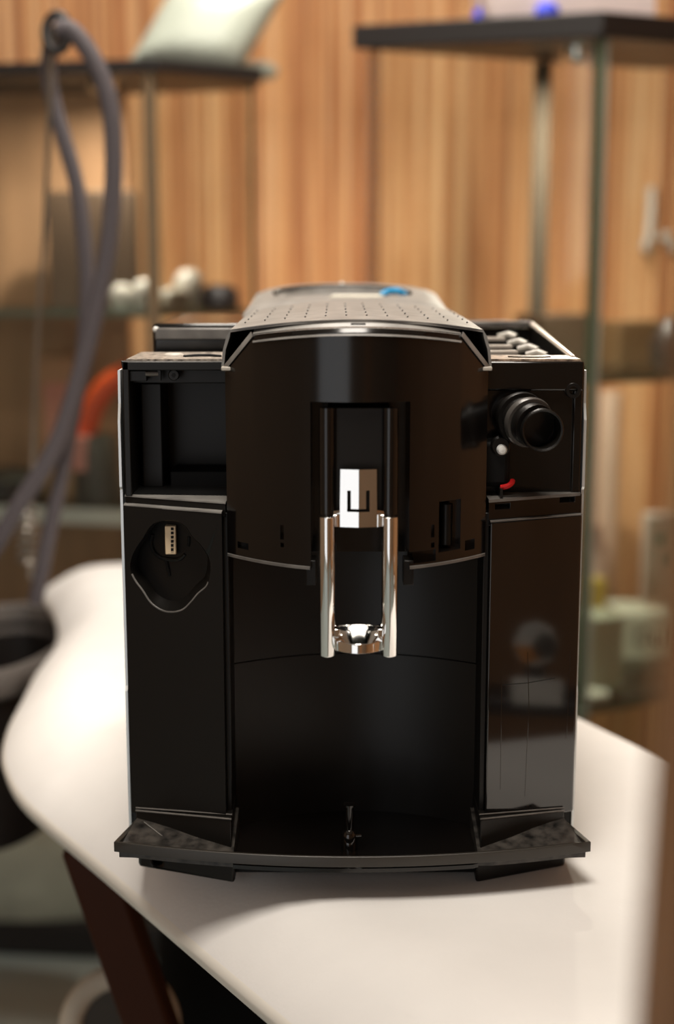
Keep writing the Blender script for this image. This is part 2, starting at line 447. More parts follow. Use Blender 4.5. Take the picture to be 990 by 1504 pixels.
# ================================================================== COFFEE MACHINE
XM = 0.0095
M = thing('coffee_machine', 'black bean-to-cup coffee machine with opened front and chrome spout on the white board', 'coffee machine', (XM, 0.0, ZT))
OFF = Vector((XM, 0, ZT))
def L(px, py, y): return P(px, py, y) - OFF
def ypil(x):                                    # front of the pillars, slanting back towards the sides
    t = (abs(x) - 0.079) / (0.1446 - 0.079); return 0.028 * t
def LP(px, py, off=0.0):
    y = 0.01
    for _ in range(6):
        q = L(px, py, y); y = ypil(q.x) + off
    return L(px, py, y)
XI_L, XI_R, XO = -0.0792, 0.0836, 0.1446
HC, HW = 0.0022, 0.0785                         # hood centre and half width
def yhood(x): return -0.045 + 0.045 * ((x - HC) / HW) ** 2

# chassis -----------------------------------------------------------------
bm = NB()
box(bm, -0.139, 0.139, 0.066, 0.40, 0.02, 0.236)
box(bm, -0.139, XI_L + .004, 0.042, 0.07, 0.02, 0.236)
box(bm, XI_R - .004, 0.139, 0.042, 0.07, 0.02, 0.236)
box(bm, -0.074, 0.079, 0.03, 0.40, 0.236, 0.318)
box(bm, -0.139, -0.074, 0.105, 0.40, 0.236, 0.3)
box(bm, 0.079, 0.139, 0.045, 0.40, 0.236, 0.3)
finish('chassis', bm, DEEP, M, smooth=None)
bm = NB()
box(bm, -0.135, 0.135, 0.05, 0.39, 0.004, 0.02)
finish('base_plate', bm, DEEP, M, smooth=None)

# left lower panel with connector recess ------------------------------------
zl_top = L(328, 753, -0.003).z
def pillar(bm, x_in, x_out, off, depth, z0, z1):
    return prism(bm, [(x_out, ypil(x_out) + off), (x_in, ypil(x_in) + off), (x_in, ypil(x_in) + depth), (x_out, ypil(x_out) + depth)], z0, z1)
bm = NB(); pillar(bm, XI_L, -0.1425, -0.005, 0.018, 0.036, zl_top)
lpan = finish('left_front_panel', bm, BLACK, M)
blob_px = [(253, 764), (225, 769), (210, 790), (196, 812), (191, 834), (198, 852), (209, 867), (221, 885), (236, 896), (251, 899.5),
           (268, 896), (281, 884), (291, 872), (304, 860), (309, 840), (307, 819), (295, 800), (283, 788), (271, 771)]
blob = catmull([LP(x, y, -0.005) for x, y in blob_px], 4, closed=True)
bc = sum(blob, Vector()) / len(blob)
def bring(s, dy, dz=0): return [Vector((bc.x + (p.x - bc.x) * s, p.y + dy, bc.z + (p.z - bc.z) * s + dz)) for p in blob]
c = NB(); loft(c, [bring(1.06, -0.004), bring(1.0, 0.0), bring(0.97, 0.002), bring(0.88, 0.0125, .0018)])
cut(lpan, [c]); bevel(lpan, 0.0012)
lowrim = [p + Vector((0, .0006, 0)) for p in blob if p.z < bc.z - .004]
bm = NB(); tube(bm, sorted(lowrim, key=lambda p: p.x), .0007, 8); finish('recess_highlight', bm, LIDM, M, smooth=50)  # pale bead painting the highlight on the recess's lower edge
bm = NB(); loft(bm, [bring(0.92, 0.0118, .0018), bring(0.92, 0.016, .0018)]); finish('recess_floor', bm, BLACK, M)
cl, cr = LP(243, 771, 0.004), LP(259, 814, 0.004)
conn = finish('pin_connector', box(NB(), cl.x, cr.x, cl.y - .004, cl.y + .012, cr.z, cl.z), BEIGE, M, bevel=0.0006)
tag(conn, 'beige six-pin connector')
for k in range(6):
    q = LP(252.5, 777.5 + k * 6.1, 0.0)
    finish('pin', box(NB(), q.x - .0008, q.x + .0008, cl.y - .0046, cl.y - .0035, q.z - .0008, q.z + .0008), DEEP, conn)
bm = NB()
gp = [(224, 785), (222, 798), (226, 810), (234, 818), (243, 822), (246, 831), (249, 846)]
tube(bm, catmull([LP(x, y, 0.0066) for x, y in gp], 5), 0.0011, 8)
finish('cable_channel', bm, DEEP, M)
bm = NB(); tube(bm, catmull([LP(x, y, 0.0066) for x, y in [(278, 788), (278, 795), (277, 802)]], 3), 0.0012, 8); finish('slot', bm, DEEP, M)
bm = NB(); tube(bm, catmull([LP(x, y, 0.0066) for x, y in [(240, 820), (252, 822), (264, 821), (272, 814)]], 3), 0.0013, 8); finish('ridge', bm, BLACK, M)

# left ledge band ----------------------------------------------------------
zl_led = L(330, 739, 0.0).z
bm = NB(); prism(bm, [(-0.1425, 0.030), (XI_L + .002, 0.002), (XI_L + .002, 0.06), (-0.1425, 0.06)], zl_top - .004, zl_led - .0008)
finish('left_ledge', bm, BLACK, M, bevel=0.0006)
bm = NB(); prism(bm, [(-0.1425, 0.0295), (XI_L + .002, 0.0015), (XI_L + .002, 0.0275), (-0.1425, 0.033)], zl_led - .0008, zl_led)
finish('ledge_top', bm, LIDTOP, M)  # lit top of the ledge, painted paler than its front
bm = NB(); prism(bm, [(-0.1425, 0.0225), (XI_L, -0.0055), (XI_L, 0.003), (-0.1425, 0.031)], zl_top - .0002, zl_top + .0006)
finish('panel_top_edge', bm, LIDTOP, M)  # pale cap stands for light on the panel's top edge
bm = NB(); prism(bm, [(-0.141, 0.033), (XI_L + .002, 0.0275), (XI_L + .002, 0.1), (-0.141, 0.1)], zl_led - .0006, zl_led + .0006)
finish('cavity_floor', bm, DEEP, M)

# left upper frame and cavity -----------------------------------------------
ZTOP = L(250, 531, 0.026).z
z_l = L(250, 552, 0.026).z
lx0 = -0.1415; lx1 = -0.077
bm = NB()
box(bm, lx0, lx1, 0.026, 0.10, ZTOP - .0055, ZTOP)               # top plate
box(bm, lx0, lx0 + .004, 0.026, 0.10, zl_led, ZTOP)               # outer cheek
box(bm, lx1 - .001, lx1 + .003, 0.026, 0.10, zl_led, ZTOP)
finish('left_upper_frame', bm, BLACK, M, bevel=0.0006)
bm = NB(); box(bm, lx0 + .002, lx1, 0.031, 0.10, ZTOP, ZTOP + .0012)
finish('left_top_plate', bm, mat('speckled_grey_top', (0.3, 0.26, 0.22), 0.4, noise=(260, 0.9, (1, 1, 1))), M)
bm = NB(); box(bm, lx0, lx1, 0.096, 0.104, zl_led, ZTOP); finish('cavity_back', bm, BLACK, M)
bm = NB(); box(bm, lx0 + .006, L(238, 600, .06).x, 0.06, 0.096, zl_led, ZTOP - .016); finish('cavity_side_block', bm, BLACK, M, bevel=.001)
bm = NB(); prism(bm, [(-.117, .06), (lx1, .06), (lx1, .097), (-.117, .097)], zl_led, L(280, 690, .07).z); finish('cavity_floor_step', bm, DEEP, M)
bm = NB(); box(bm, lx0 + .004, lx1, 0.04, 0.05, ZTOP - .0145, ZTOP - .005); finish('lintel', bm, BLACK, M, bevel=.0006)
a, b = L(190, 547, .03), L(206, 560, .03)
bm = NB(); prism(bm, [(lx0 + .003, ZTOP - .006), (b.x + .004, ZTOP - .006), (b.x + .004, b.z), (a.x, b.z), (lx0 + .003, b.z - .008)], .03, .036, 'y')
finish('corner_bracket', bm, BLACK, M, bevel=.0004)
a, b = L(214, 549, .03), L(233, 549, .03)
bm = NB(); tube(bm, [a, b], .0016, 10); finish('hinge_pin', bm, mat('worn_grey_metal', (.18, .16, .14), .35, metal=.6), M)
a, b = L(210, 541, .03), L(262, 541, .03)
bm = NB(); tube(bm, [a, b], .0011, 8); finish('hinge_rail', bm, BLACK, M)
q = L(255, 551, .027)
bm = NB(); lathe(bm, [(.0035, 0), (.0035, .006)], (q.x, q.y, q.z), 16, 'y'); sc_ = finish('screw', bm, BLACK, M, bevel=.0006)
bm = NB(); lathe(bm, [(.0014, -.0004), (.0014, .001)], (q.x, q.y, q.z), 6, 'y'); finish('screw_socket', bm, DEEP, sc_)
bm = NB(); box(bm, L(232, 545, .03).x, L(236, 545, .03).x, .029, .034, L(234, 559, .03).z, ZTOP - .005); finish('tab', bm, BLACK, M)
q = L(255, 524, .06)
bm = NB(); lathe(bm, [(.0065, -.001), (.0065, .0018), (.005, .003)], (q.x, .062, ZTOP), 16); finish('top_button', bm, mat('pale_grey_plastic', (.6, .56, .5), .4), M, bevel=.0005)
bm = NB()
tube(bm, [(-.106, .05, ZTOP + .0012), (-.098, .055, ZTOP + .0016), (-.09, .055, ZTOP + .0016), (-.083, .051, ZTOP + .0012)], .0013, 8)
finish('finger_groove', bm, DEEP, M)

# side sheets ----------------------------------------------------------------
bm = NB()
zz = [0.02, .06, .115, .118, .20, .246, .248, .29, .3, ZTOP - .006]
yy = [.031, .03, .030, .032, .031, .031, .029, .029, .033, .034]
prism(bm, [(y, z) for y, z in zip(yy, zz)] + [(.40, ZTOP - .006), (.40, .02)], -XO - .0010, -XO + .0006, 'x')
finish('left_side_sheet', bm, ALU, M, smooth=None)
bm = NB(); prism(bm, [(y, z) for y, z in zip(yy, zz)] + [(.40, ZTOP - .006), (.40, .02)], XO - .0008, XO + .0008, 'x')
finish('right_side_sheet', bm, ALU, M, smooth=None)
bm = NB(); box(bm, -.1438, -.1395, .033, .40, .02, zl_led); finish('left_cheek', bm, BLACK, M)
bm = NB(); box(bm, .1395, .1438, .033, .40, .02, ZTOP - .003); finish('right_cheek', bm, BLACK, M)

# right lower panel, ledge -------------------------------------------------------
zr_top = L(721, 766, 0.0).z; zr_led = L(719, 736, 0.0).z
bm = NB(); pillar(bm, XI_R, 0.1435, -0.004, 0.018, 0.036, zr_top)
rpan = finish('right_front_panel', bm, GLOSS, M, bevel=0.0012)
bm = NB(); pillar(bm, XI_R - .001, 0.1435, -0.0005, 0.03, zr_top - .003, zr_led)
rled = finish('right_ledge', bm, HOODM, M)
bm = NB(); pillar(bm, XI_R, 0.1435, -0.0043, 0.001, zr_top - .0002, zr_top + .0005); finish('panel_top_edge', bm, LIDM, M)  # light on the right panel's top edge, as a pale cap
cs = []
for (xa, ya, xb, yb) in ((727, 740, 749, 745.5), (822, 729.5, 844, 735.5)):
    p0, p1 = LP(xa, ya), LP(xb, yb); cs.append(box(NB(), p0.x, p1.x, p0.y - .02, p0.y + .015, p1.z - .0005, p0.z))
cut(rled, cs); bevel(rled, .0007)
bm = NB(); prism(bm, [(XI_R - .001, .0), (.1425, .0265), (.1425, .03), (XI_R - .001, .03)], zr_led - .001, zr_led + .0008)
finish('right_ledge_top', bm, LIDM, M)  # pale sheet painting the light that falls on this ledge
# panel creases of the film on the glossy door
for pts_ in ([(775, 958), (777, 1040), (774, 1100), (771, 1170)], [(737, 985), (735, 1160)], [(838, 955), (832, 1085)], [(738, 1006), (775, 1003), (815, 996)]):
    bm = NB(); tube(bm, [LP(x, y, -.0040) for x, y in pts_], .00022, 6)
    finish('film_crease', bm, DEEP if abs(pts_[0][1] - pts_[-1][1]) < 30 else GLOSS, M)

# right upper panel ----------------------------------------------------------
rx0, rx1 = .079, .1425
bm = NB()
box(bm, rx0, rx1, .026, .05, ZTOP - .018, ZTOP)
box(bm, rx0, rx1, .030, .05, zr_led, ZTOP - .016)
box(bm, rx1 - .006, rx1, .028, .05, zr_led, ZTOP - .004)
finish('right_upper_panel', bm, HOODM, M, bevel=.0012)
bm = NB(); box(bm, rx0, rx1 - .002, .028, .066, ZTOP, ZTOP + .0014)
finish('right_top_plate', bm, mat('speckled_brown_top', (.26, .19, .14), .4, noise=(260, .9, (1, 1, 1))), M)
q = L(778, 527, .045)
bm = NB(); lathe(bm, [(.009, .0), (.009, .0008)], (q.x, .047, ZTOP + .0012), 20)
bmesh.ops.scale(bm, vec=(1.5, .8, 1), verts=bm.verts, space=Matrix.Translation((-q.x, -.047, 0))); finish('top_cap', bm, BLACK, M)
# pipe elbow
e1 = L(797, 632, -.014)
path = catmull([L(752, 612, .034), L(757, 611, .022), L(768, 615, .008), L(783, 624, -.006), e1], 5)
bm = NB(); tube(bm, path[:-4], .0132, 24); finish('pipe_elbow', bm, BLACK, M, smooth=50)
ax = (path[-1] - path[-5]).normalized()
def ring_on(bm, c, ax, prof, seg=32):
    u = ax.cross(Vector((0, 0, 1))).normalized(); v = ax.cross(u); rings = []
    for r, h in prof:
        rings.append([c + ax * h + (u * math.cos(t) + v * math.sin(t)) * r for t in [2 * math.pi * k / seg for k in range(seg)]])
    rings.append(rings[0]); vs = rings[:-1]
    return loft(bm, vs + [[Vector(p) for p in rings[0]]], cap=False)
axr = Vector((0.10, -1, 0.0)).normalized()
bm = NB(); ring_on(bm, e1, axr, [(.0128, -.016), (.0128, .0), (.0122, .0006), (.0112, .0), (.0108, -.016)])
pipe = finish('pipe_mouth', bm, BLACK, M, smooth=50)
bm = NB(); lathe(bm, [(.011, .0), (.011, .002)], (e1.x - .0012, e1.y + .0155, e1.z), 24, 'y'); finish('pipe_inside', bm, DEEP, pipe)
for k, (f, rr_) in enumerate(((9, .0155), (13, .0150))):
    bm = NB(); a_ = (path[f + 1] - path[f - 1]).normalized()
    ring_on(bm, path[f], a_, [(.012, -.0026), (rr_, -.0026), (rr_ + .0006, 0), (rr_, .0026), (.012, .0026)])
    finish('pipe_collar', bm, mat('lighter_collar', (.06, .054, .048), .35) if k else BLACK, M, smooth=40)  # second collar lighter than the first
q = L(841, 573, .029)
bm = NB(); ring_on(bm, q, Vector((0, -1, 0)), [(.0048, -.002), (.0048, .003), (.0044, .0036), (.0026, .0036), (.0024, -.002)]); finish('screw_boss', bm, BLACK, M)
# valve switch
a, b = L(721, 648, .012), L(749, 716, .012)
bm = NB(); box(bm, rx0 - .004, b.x, .012, .032, b.z, a.z)
sw = finish('valve_block', bm, DEEP, M, bevel=.0035, segs=3)
q = L(737, 660, .011)
bm = NB(); lathe(bm, [(.0001, -.0035), (.0022, -.0030), (.0032, -.0012), (.0034, .002)], (q.x, q.y, q.z), 18, 'y'); tag(finish('white_cap', bm, WHITEP, sw), 'small round white cap')
bm = NB(); tube(bm, catmull([L(736, 716, .010), L(745, 714, .009), L(751, 710, .010), L(753, 706, .012)], 4), .0017, 10); tag(finish('red_seal', bm, RED, sw), 'red curved seal')
bm = NB(); lathe(bm, [(.0050, -.001), (.0062, .0), (.0062, .004)], (L(735, 655, .012).x, .012, L(735, 655, .012).z), 20, 'y'); finish('cap_seat', bm, BLACK, sw)
bm = NB(); box(bm, L(733, 720, .01).x, L(737, 720, .01).x, .004, .03, zr_led, L(735, 716, .01).z); finish('latch', bm, BLACK, M)

# hopper grid at the back right --------------------------------------------------
bm = NB()
tube(bm, [(.1395, .05, ZTOP + .0005), (.1395, .25, ZTOP + .0135)], .0018, 6)
finish('hopper_side_rim', bm, mat('pale_edge', (.42, .36, .3), .4), M)  # rim paler than the hopper wall
bm = NB(); box(bm, .074, .1395, .245, .256, ZTOP + .0105, ZTOP + .0155); finish('hopper_back_rim', bm, LIDM, M, bevel=.001)
bm = NB(); prism(bm, [(.05, ZTOP - .03), (.25, ZTOP - .03), (.25, ZTOP + .012), (.05, ZTOP - .001)], .1385, .1405, 'x'); finish('hopper_wall', bm, BLACK, M)
bm = NB(); box(bm, .07, .1395, .25, .40, .25, ZTOP + .010); finish('rear_right_block', bm, BLACK, M, bevel=.002)
bm = NB(); box(bm, .07, .1395, .066, .25, .25, ZTOP - .014); finish('hopper_floor', bm, DEEP, M)
slm = mat('pale_worn_slat', (.36, .32, .28), .4)
for yv, zv in ((.085, .001), (.112, .0025), (.142, .0045), (.185, .0075)):
    bm = NB(); box(bm, .076, .112, yv - .005, yv + .005, ZTOP - .001 + zv - .003, ZTOP - .001 + zv); finish('hopper_slat', bm, slm, M, bevel=.0008)
for xv, yv, zv in ((.127, .080, -.001), (.125, .106, .001), (.123, .135, .003), (.120, .168, .005), (.117, .205, .008)):
    bm = NB(); tube(bm, [(xv - .007, yv + .003, ZTOP + zv - .003), (xv, yv, ZTOP + zv - .001), (xv + .005, yv - .004, ZTOP + zv - .003)], .0030, 10)
    finish('plug', bm, mat('pale_plug', (.42, .39, .34), .4), M)

# tank at the back left -----------------------------------------------------------
ta, tb = L(224, 475, .125), L(336, 471, .125)
bm = NB(); box(bm, ta.x, -.07, .125, .32, .245, ta.z)
tank = finish('water_tank', bm, HOODM, M, bevel=.0025, segs=3)
bm = NB(); box(bm, ta.x + .002, -.07, .120, .1255, ta.z - .011, ta.z - .003); finish('tank_lip', bm, LIDM, tank, bevel=.001)
bm = NB(); bmesh.ops.create_uvsphere(bm, u_segments=12, v_segments=8, radius=.0022, matrix=Matrix.Translation(L(229, 484, .122))); finish('rivet', bm, WHITEP, tank)

# centre back wall of the cup bay -------------------------------------------------
def bay(name, z0, z1, dy, m):
    bm = NB(); xs = [XI_L + .001 + (XI_R - XI_L - .002) * k / 24 for k in range(25)]
    yb = lambda x: .062 + dy - .027 * ((x - HC) / .081) ** 2
    poly = [(x, yb(x)) for x in xs] + [(XI_R - .001, .075), (XI_L + .001, .075)]
    prism(bm, poly, z0, z1); return finish(name, bm, m, M, smooth=40)
zs_ = L(520, 961, .06).z
bay('bay_upper_wall', zs_ + .0006, .24, .0, BLACK)
bay('bay_lower_wall', .014, zs_, -.0008, BLACK)
for sx, xi in ((-1, XI_L), (1, XI_R)):
    bm = NB(); x0, x1 = (xi, xi + .0035) if sx < 0 else (xi - .0035, xi)
    box(bm, x0, x1, .004, .06, .03, .236); finish('bay_side_wall', bm, BLACK, M, bevel=.0006)

# drip tray ---------------------------------------------------------------------
zt = .030
fl = Vector((PZ(167, 1237, ZT + zt).x - XM, PZ(167, 1237, ZT + zt).y)); fr_ = Vector((PZ(868, 1237, ZT + zt).x - XM, PZ(868, 1237, ZT + zt).y))
cf = PZ(515, 1260, ZT + zt).y
bl = Vector((PZ(204, 1189, ZT + .034).x - XM, .030)); br = Vector((PZ(822, 1184, ZT + .034).x - XM, .030))
fy = (fl.y + fr_.y) / 2
arc = []
for k in range(25):
    x = fl.x + (fr_.x - fl.x) * k / 24; t = (k / 24 - .5) * 2
    arc.append(Vector((x, fy + (cf - fy) * (1 - t * t))))
plan = [bl] + arc + [br]
rim_t = .0032
def inner(path):
    out = []
    for i, p in enumerate(path):
        t = (path[min(i + 1, len(path) - 1)] - path[max(i - 1, 0)]).normalized(); nn = Vector((-t.y, t.x))
        out.append(p + nn * rim_t)
    return out
inn = inner(plan)
tray = None
bm = NB(); rings = []
for p, q in zip(plan, inn):
    rings.append([(p.x, p.y, .0238), (p.x, p.y, zt), (p.x + (q.x - p.x) * .2, p.y + (q.y - p.y) * .2, zt + .0006), (q.x, q.y, zt), (q.x, q.y, .0238)])
loft(bm, rings); tray = finish('drip_tray', bm, mat('lit_black_rim', (.03, .026, .021), .38), M, smooth=50, bevel=.0006)  # rim lighter than the tray: its lit front edge put into colour
wl, wr = -.0735, .0775
ledge_y = -.0195
def wing_z(y): return .0262 + .0098 * max(0.0, min(1.0, (y + .012) / .032))
def wing(name, poly):
    bm = NB()
    a = [bm.verts.new((p.x, p.y, .0200)) for p in poly]; b = [bm.verts.new((p.x, p.y, wing_z(p.y))) for p in poly]
    bm.faces.new(a[::-1]); bmesh.ops.triangulate(bm, faces=[bm.faces.new(b)])
    for i in range(len(a)): bm.faces.new((a[i], a[(i + 1) % len(a)], b[(i + 1) % len(a)], b[i]))
    finish(name, bm, DUST, tray, smooth=20)
left_in = [p for p in inn if p.x < wl]; right_in = [p for p in inn if p.x > wr]
wing('left_tray_wing', left_in + [Vector((wl, left_in[-1].y)), Vector((wl, .03))])
wing('right_tray_wing', [Vector((wr, .03)), Vector((wr, right_in[0].y))] + right_in)
mid = [Vector((wl, left_in[-1].y))] + [p for p in inn if wl < p.x < wr] + [Vector((wr, right_in[0].y))]
bm = NB(); prism(bm, [(wl, .07)] + [(p.x, p.y) for p in mid] + [(wr, .07)], .0190, .0215); finish('tray_basin', bm, HOODM, tray)
bm = NB(); tube(bm, [(bl.x + .006, .012, wing_z(.012) + .0001), (bl.x + .030, -.012, wing_z(-.012) + .0001)], .00025, 6); finish('scratch', bm, LIDTOP, tray)
# wedge blocks under the pillars
for sx, xin, xout in ((-1, XI_L + .004, bl.x), (1, XI_R - .004, br.x)):
    bm = NB()
    pl = [(xout, .019), (xin, -.0165), (xin, .045), (xout, .045)]
    zt2 = [.0385, .0452, .0440, .0385]
    a = [bm.verts.new((p[0], p[1], .0230)) for p in pl]; b = [bm.verts.new((p[0], p[1] + (.004 if i == 1 else 0), z)) for i, (p, z) in enumerate(zip(pl, zt2))]
    bm.faces.new(a[::-1]); bm.faces.new(b)
    for i in range(4): bm.faces.new((a[i], a[(i + 1) % 4], b[(i + 1) % 4], b[i]))
    finish('tray_wedge', bm, BLACK, tray, bevel=.0008)
    bm = NB(); tube(bm, [(xout, .0188, .0386), (xin, -.0126, .0455)], .0006, 6); finish('wedge_edge', bm, LIDM, tray)  # pale line painting the highlight on the wedge's bevelled edge
    bm = NB(); tube(bm, [(xout, .0195, .0402), (xin, -.0060, .0458)], .0005, 6); finish('wedge_edge', bm, LIDM, tray)  # second painted edge highlight, just behind
# float post
q = PZ(513, 1247, ZT + .0215) - OFF
bm = NB(); lathe(bm, [(.0052, 0), (.0052, .010), (.0040, .0125), (.0030, .0135), (.0028, .0285), (.0040, .0290), (.0040, .0302), (.003, .0305)], (q.x, q.y, .0213), 20)
finish('float_post', bm, GLOSS, tray, smooth=40)
bm = NB(); tube(bm, [(q.x + .003, q.y - .002, .0315), (q.x + .0075, q.y - .002, .0318)], .0011, 8); finish('float_arm', bm, GLOSS, tray)
bm = NB(); tube(bm, [L(208, 1197, .02) - Vector((0, 0, 0)), L(262, 1238, -.01)], .0004, 6)
bm.free()

# feet -----------------------------------------------------------------------------
for nm, xo, xi in (('l', -.1385, -.074), ('r', .1385, .078)):
    bm = NB(); prism(bm, [(xo, ypil(xo) - .006), (xi, -.006), (xi, .05), (xo, .06)], 0.0, .0195)
    f_ = finish('foot_block', bm, BLACK, M)
    if nm == 'l':
        q = L(230, 1267, .012); c = NB(); lathe(c, [(.0034, -.03), (.0034, .01)], (q.x, q.y, q.z), 16, 'y'); cut(f_, [c])
    bevel(f_, .002)
bm = NB(); box(bm, -.08, .085, .004, .06, .003, .0185); finish('base_crossbar', bm, DEEP, M)

# hood --------------------------------------------------------------------------
zb = L(340, 816, 0.0).z
ztop_s = L(378, 489, 0.0).z
ztop_c = L(525, 480, -.042).z
zcor = L(338, 541, 0.0).z
x_ch = L(379, 489, 0).x                               # chamfer start
wl_ = HW - (HC + (-x_ch)) if False else None
def hood_top(x):
    t = abs(x - HC) / HW
    zc = ztop_c + (ztop_s - ztop_c) * min(1, t / .78) ** 2
    if t > .775: zc = min(zc, ztop_s + (zcor - ztop_s) * (t - .775) / .225)
    return zc
xs = [HC - HW + 2 * HW * k / 48 for k in range(49)] + [HC - HW * .775, HC + HW * .775]; xs.sort()
def slab(bm, xs, zlo, zhi, yf, yb, slope=0.0):
    rings = []
    for x in xs:
        f = yf(x); zl, zh = zlo(x), zhi(x)
        rings.append([(x, f, zl), (x, f, zh - .003), (x, f + .0015, zh - .0008), (x, f + .004, zh), (x, max(yb, f + .006), zh + slope), (x, max(yb, f + .006), zl)])
    return loft(bm, rings)
bm = NB(); slab(bm, xs, lambda x: zb, hood_top, yhood, .032, .002)
hood = finish('front_hood', bm, HOODM, M)
wx0, wx1 = L(456, 700, -.043).x, L(602, 700, -.040).x
wz1 = L(528, 591, -.044).z
cs = [box(NB(), wx0, wx1, -.08, .012, .10, wz1)]
def hx(px, py):
    y = -.02
    for _ in range(6): q = L(px, py, y); y = yhood(q.x)
    return L(px, py, y)
def hole(xa, ya, xb, yb, dep):
    p0, p1 = hx(xa, ya), hx(xb, yb); yy_ = min(p0.y, p1.y)
    return box(NB(), p0.x, p1.x, yy_ - .02, max(p0.y, p1.y) + dep, p1.z, p0.z)
cs += [hole(411.5, 771, 417, 793, .012), hole(412, 797, 417, 804, .012), hole(349, 795, 365, 808, .012), hole(633, 771, 638, 789, .012),
       hole(633, 797, 638, 804, .012), hole(645, 737, 676, 806, .016), hole(683, 794, 697, 806, .012), hole(599, 811, 640, 824, .010)]
cut(hood, cs); bevel(hood, .0011, 2, 50)
p0, p1 = hx(660, 744), hx(660, 806)
bm = NB(); tube(bm, [(p0.x - .001, p0.y + .010, p0.z), (p0.x - .001, p0.y + .010, p1.z + .001)], .0038, 16); finish('pocket_pin', bm, BLACK, hood, smooth=50)
# bottom lip of the hood
lo = [x for x in xs if x <= wx0 - .0005] + [wx0 - .0005]; hi = [wx1 + .0005] + [x for x in xs if x >= wx1 + .0005]
for grp in (lo, hi):
    bm = NB(); rings = []
    for x in grp:
        f = yhood(x)
        rings.append([(x, f - .0012, zb), (x, f - .0012, zb + .0016), (x, f + .004, zb + .0022), (x, f + .004, zb)])
    loft(bm, rings); finish('hood_lip', bm, LIDM, hood, smooth=50)
# upper rim strip and diagonal corner strips, paler: bevel highlights put into the colour
bm = NB(); rings = []
for x in [HC + HW * .775 * (k / 16 - 1) for k in range(33)]:
    f = yhood(x); z = hood_top(x)
    rings.append([(x, f - .0008, z - .0048), (x, f + .0022, z - .0005), (x, f + .022, z + .0035), (x, f + .022, z - .002)])
loft(bm, rings); finish('hood_top_strip', bm, LIDTOP, hood, smooth=50)
for s in (-1, 1):
    bm = NB(); rings = []
    for t in (.775, .85, .93, 1.0):
        x = HC + s * HW * t; f = yhood(x); z = hood_top(x)
        rings.append([(x, f - .0008, z - .0012), (x + s * .0012, f + .002, z + .0012), (x + s * .0012, f + .010, z + .0012), (x, f + .010, z - .002)])
    loft(bm, rings); finish('hood_corner_strip', bm, LIDTOP, hood, smooth=50)
    x = HC + s * (HW - .002); bm = NB(); box(bm, min(x - s * .003, x + s * .004), max(x - s * .003, x + s * .004), -.004, .006, zcor - .0012, zcor + .0012); finish('corner_tip', bm, mat('pale_tip', (.5, .46, .4), .4), hood, bevel=.0006)  # tip paler than the hood

# lid -------------------------------------------------------------------------------
zf_c = L(525, 469, -.03).z; zf_s = L(343, 484, 0.0).z
LWD = .0810
def lid_sec(y0, dz, inset_=0.0, hs=1.0):
    """cross-section of the lid from left cheek foot over the top to right cheek foot"""
    out = []
    wd = LWD - inset_
    zs0 = zcor + .001 + (1 - hs) * .018
    out.append((HC - wd + .0, zs0)); out.append((HC - wd + .0012, zs0 + (zf_s - zs0) * .45)); out.append((HC - wd + .0035, zf_s - .004 + dz)); out.append((HC - wd + .0062, zf_s + dz))
    for k in range(1, 16):
        t = -1 + 2 * k / 16; x = HC + (wd - .0062) * t
        out.append((x, zf_c + dz + (zf_s - zf_c) * t * t))
    out += [(HC + wd - .0062, zf_s + dz), (HC + wd - .0035, zf_s - .004 + dz), (HC + wd - .0012, zs0 + (zf_s - zs0) * .45), (HC + wd, zs0)]
    return out
def lid_ring(y, dz, bulge, inset_=0.0, th=.0016, hs=1.0):
    sec = lid_sec(y, dz, inset_, hs); ring = []
    for x, z in sec: ring.append((x, y - bulge * (1 - min(1, abs(x - HC) / (LWD - inset_)) ** 2), z))
    for x, z in sec[::-1]:
        s = 1 if x > HC else -1
        e = abs(x - HC) > LWD - inset_ - .005
        ring.append((x - (s * th if e else 0), y - bulge * (1 - min(1, abs(x - HC) / (LWD - inset_)) ** 2), z - (0 if e and z < zf_s - .005 else th)))
    return ring
bm = NB(); loft(bm, [lid_ring(.004, 0, .034), lid_ring(.05, .001, .02), lid_ring(.12, .0022, .0), lid_ring(.25, .004, .0, .002)])
lid = finish('lid', bm, LIDTOP, M, smooth=35)
# rear, raised part of the lid with the handle recess
zr0 = L(497, 441, .25).z; zr1 = L(500, 416, .37).z
bm = NB(); rings = []
for y, z, ins in ((.235, zr0 - .004, .0015), (.245, zr0, .0025), (.258, zr0 + .0022, .004), (.375, zr1, .005), (.385, zr1 - .003, .007), (.40, zr1 - .012, .009)):
    sec = []
    wd = LWD - ins
    for k in range(17):
        t = -1 + 2 * k / 16; sec.append((HC - .004 + wd * t, y, z - .005 * t ** 2 - (.004 * t ** 8)))
    sec += [(HC - .004 + wd, y, .29), (HC - .004 - wd, y, .29)]
    rings.append(sec)
loft(bm, rings); rear = finish('lid_rear', bm, LIDTOP, M, smooth=35)
ex = (L(503, 430, .30).x, .297)
c = NB(); ringsc = []
for z, s in ((.30, .9), (.352, .95), (.40, 1.0)):
    ringsc.append([(ex[0] + .0515 * s * math.copysign(abs(math.cos(a)) ** .75, math.cos(a)), ex[1] + .046 * s * math.copysign(abs(math.sin(a)) ** .8, math.sin(a)), z) for a in [2 * math.pi * k / 40 for k in range(40)]])
ringsc[0] = [(x, y, zr0 - .0006 + .0035 * (y - ex[1] + .046) / .092) for x, y, z in ringsc[0]]
ringsc[1] = [(x, y, zr0 + .008) for x, y, z in ringsc[1]]
loft(c, ringsc); cut(rear, [c]); bevel(rear, .001, 2, 40)
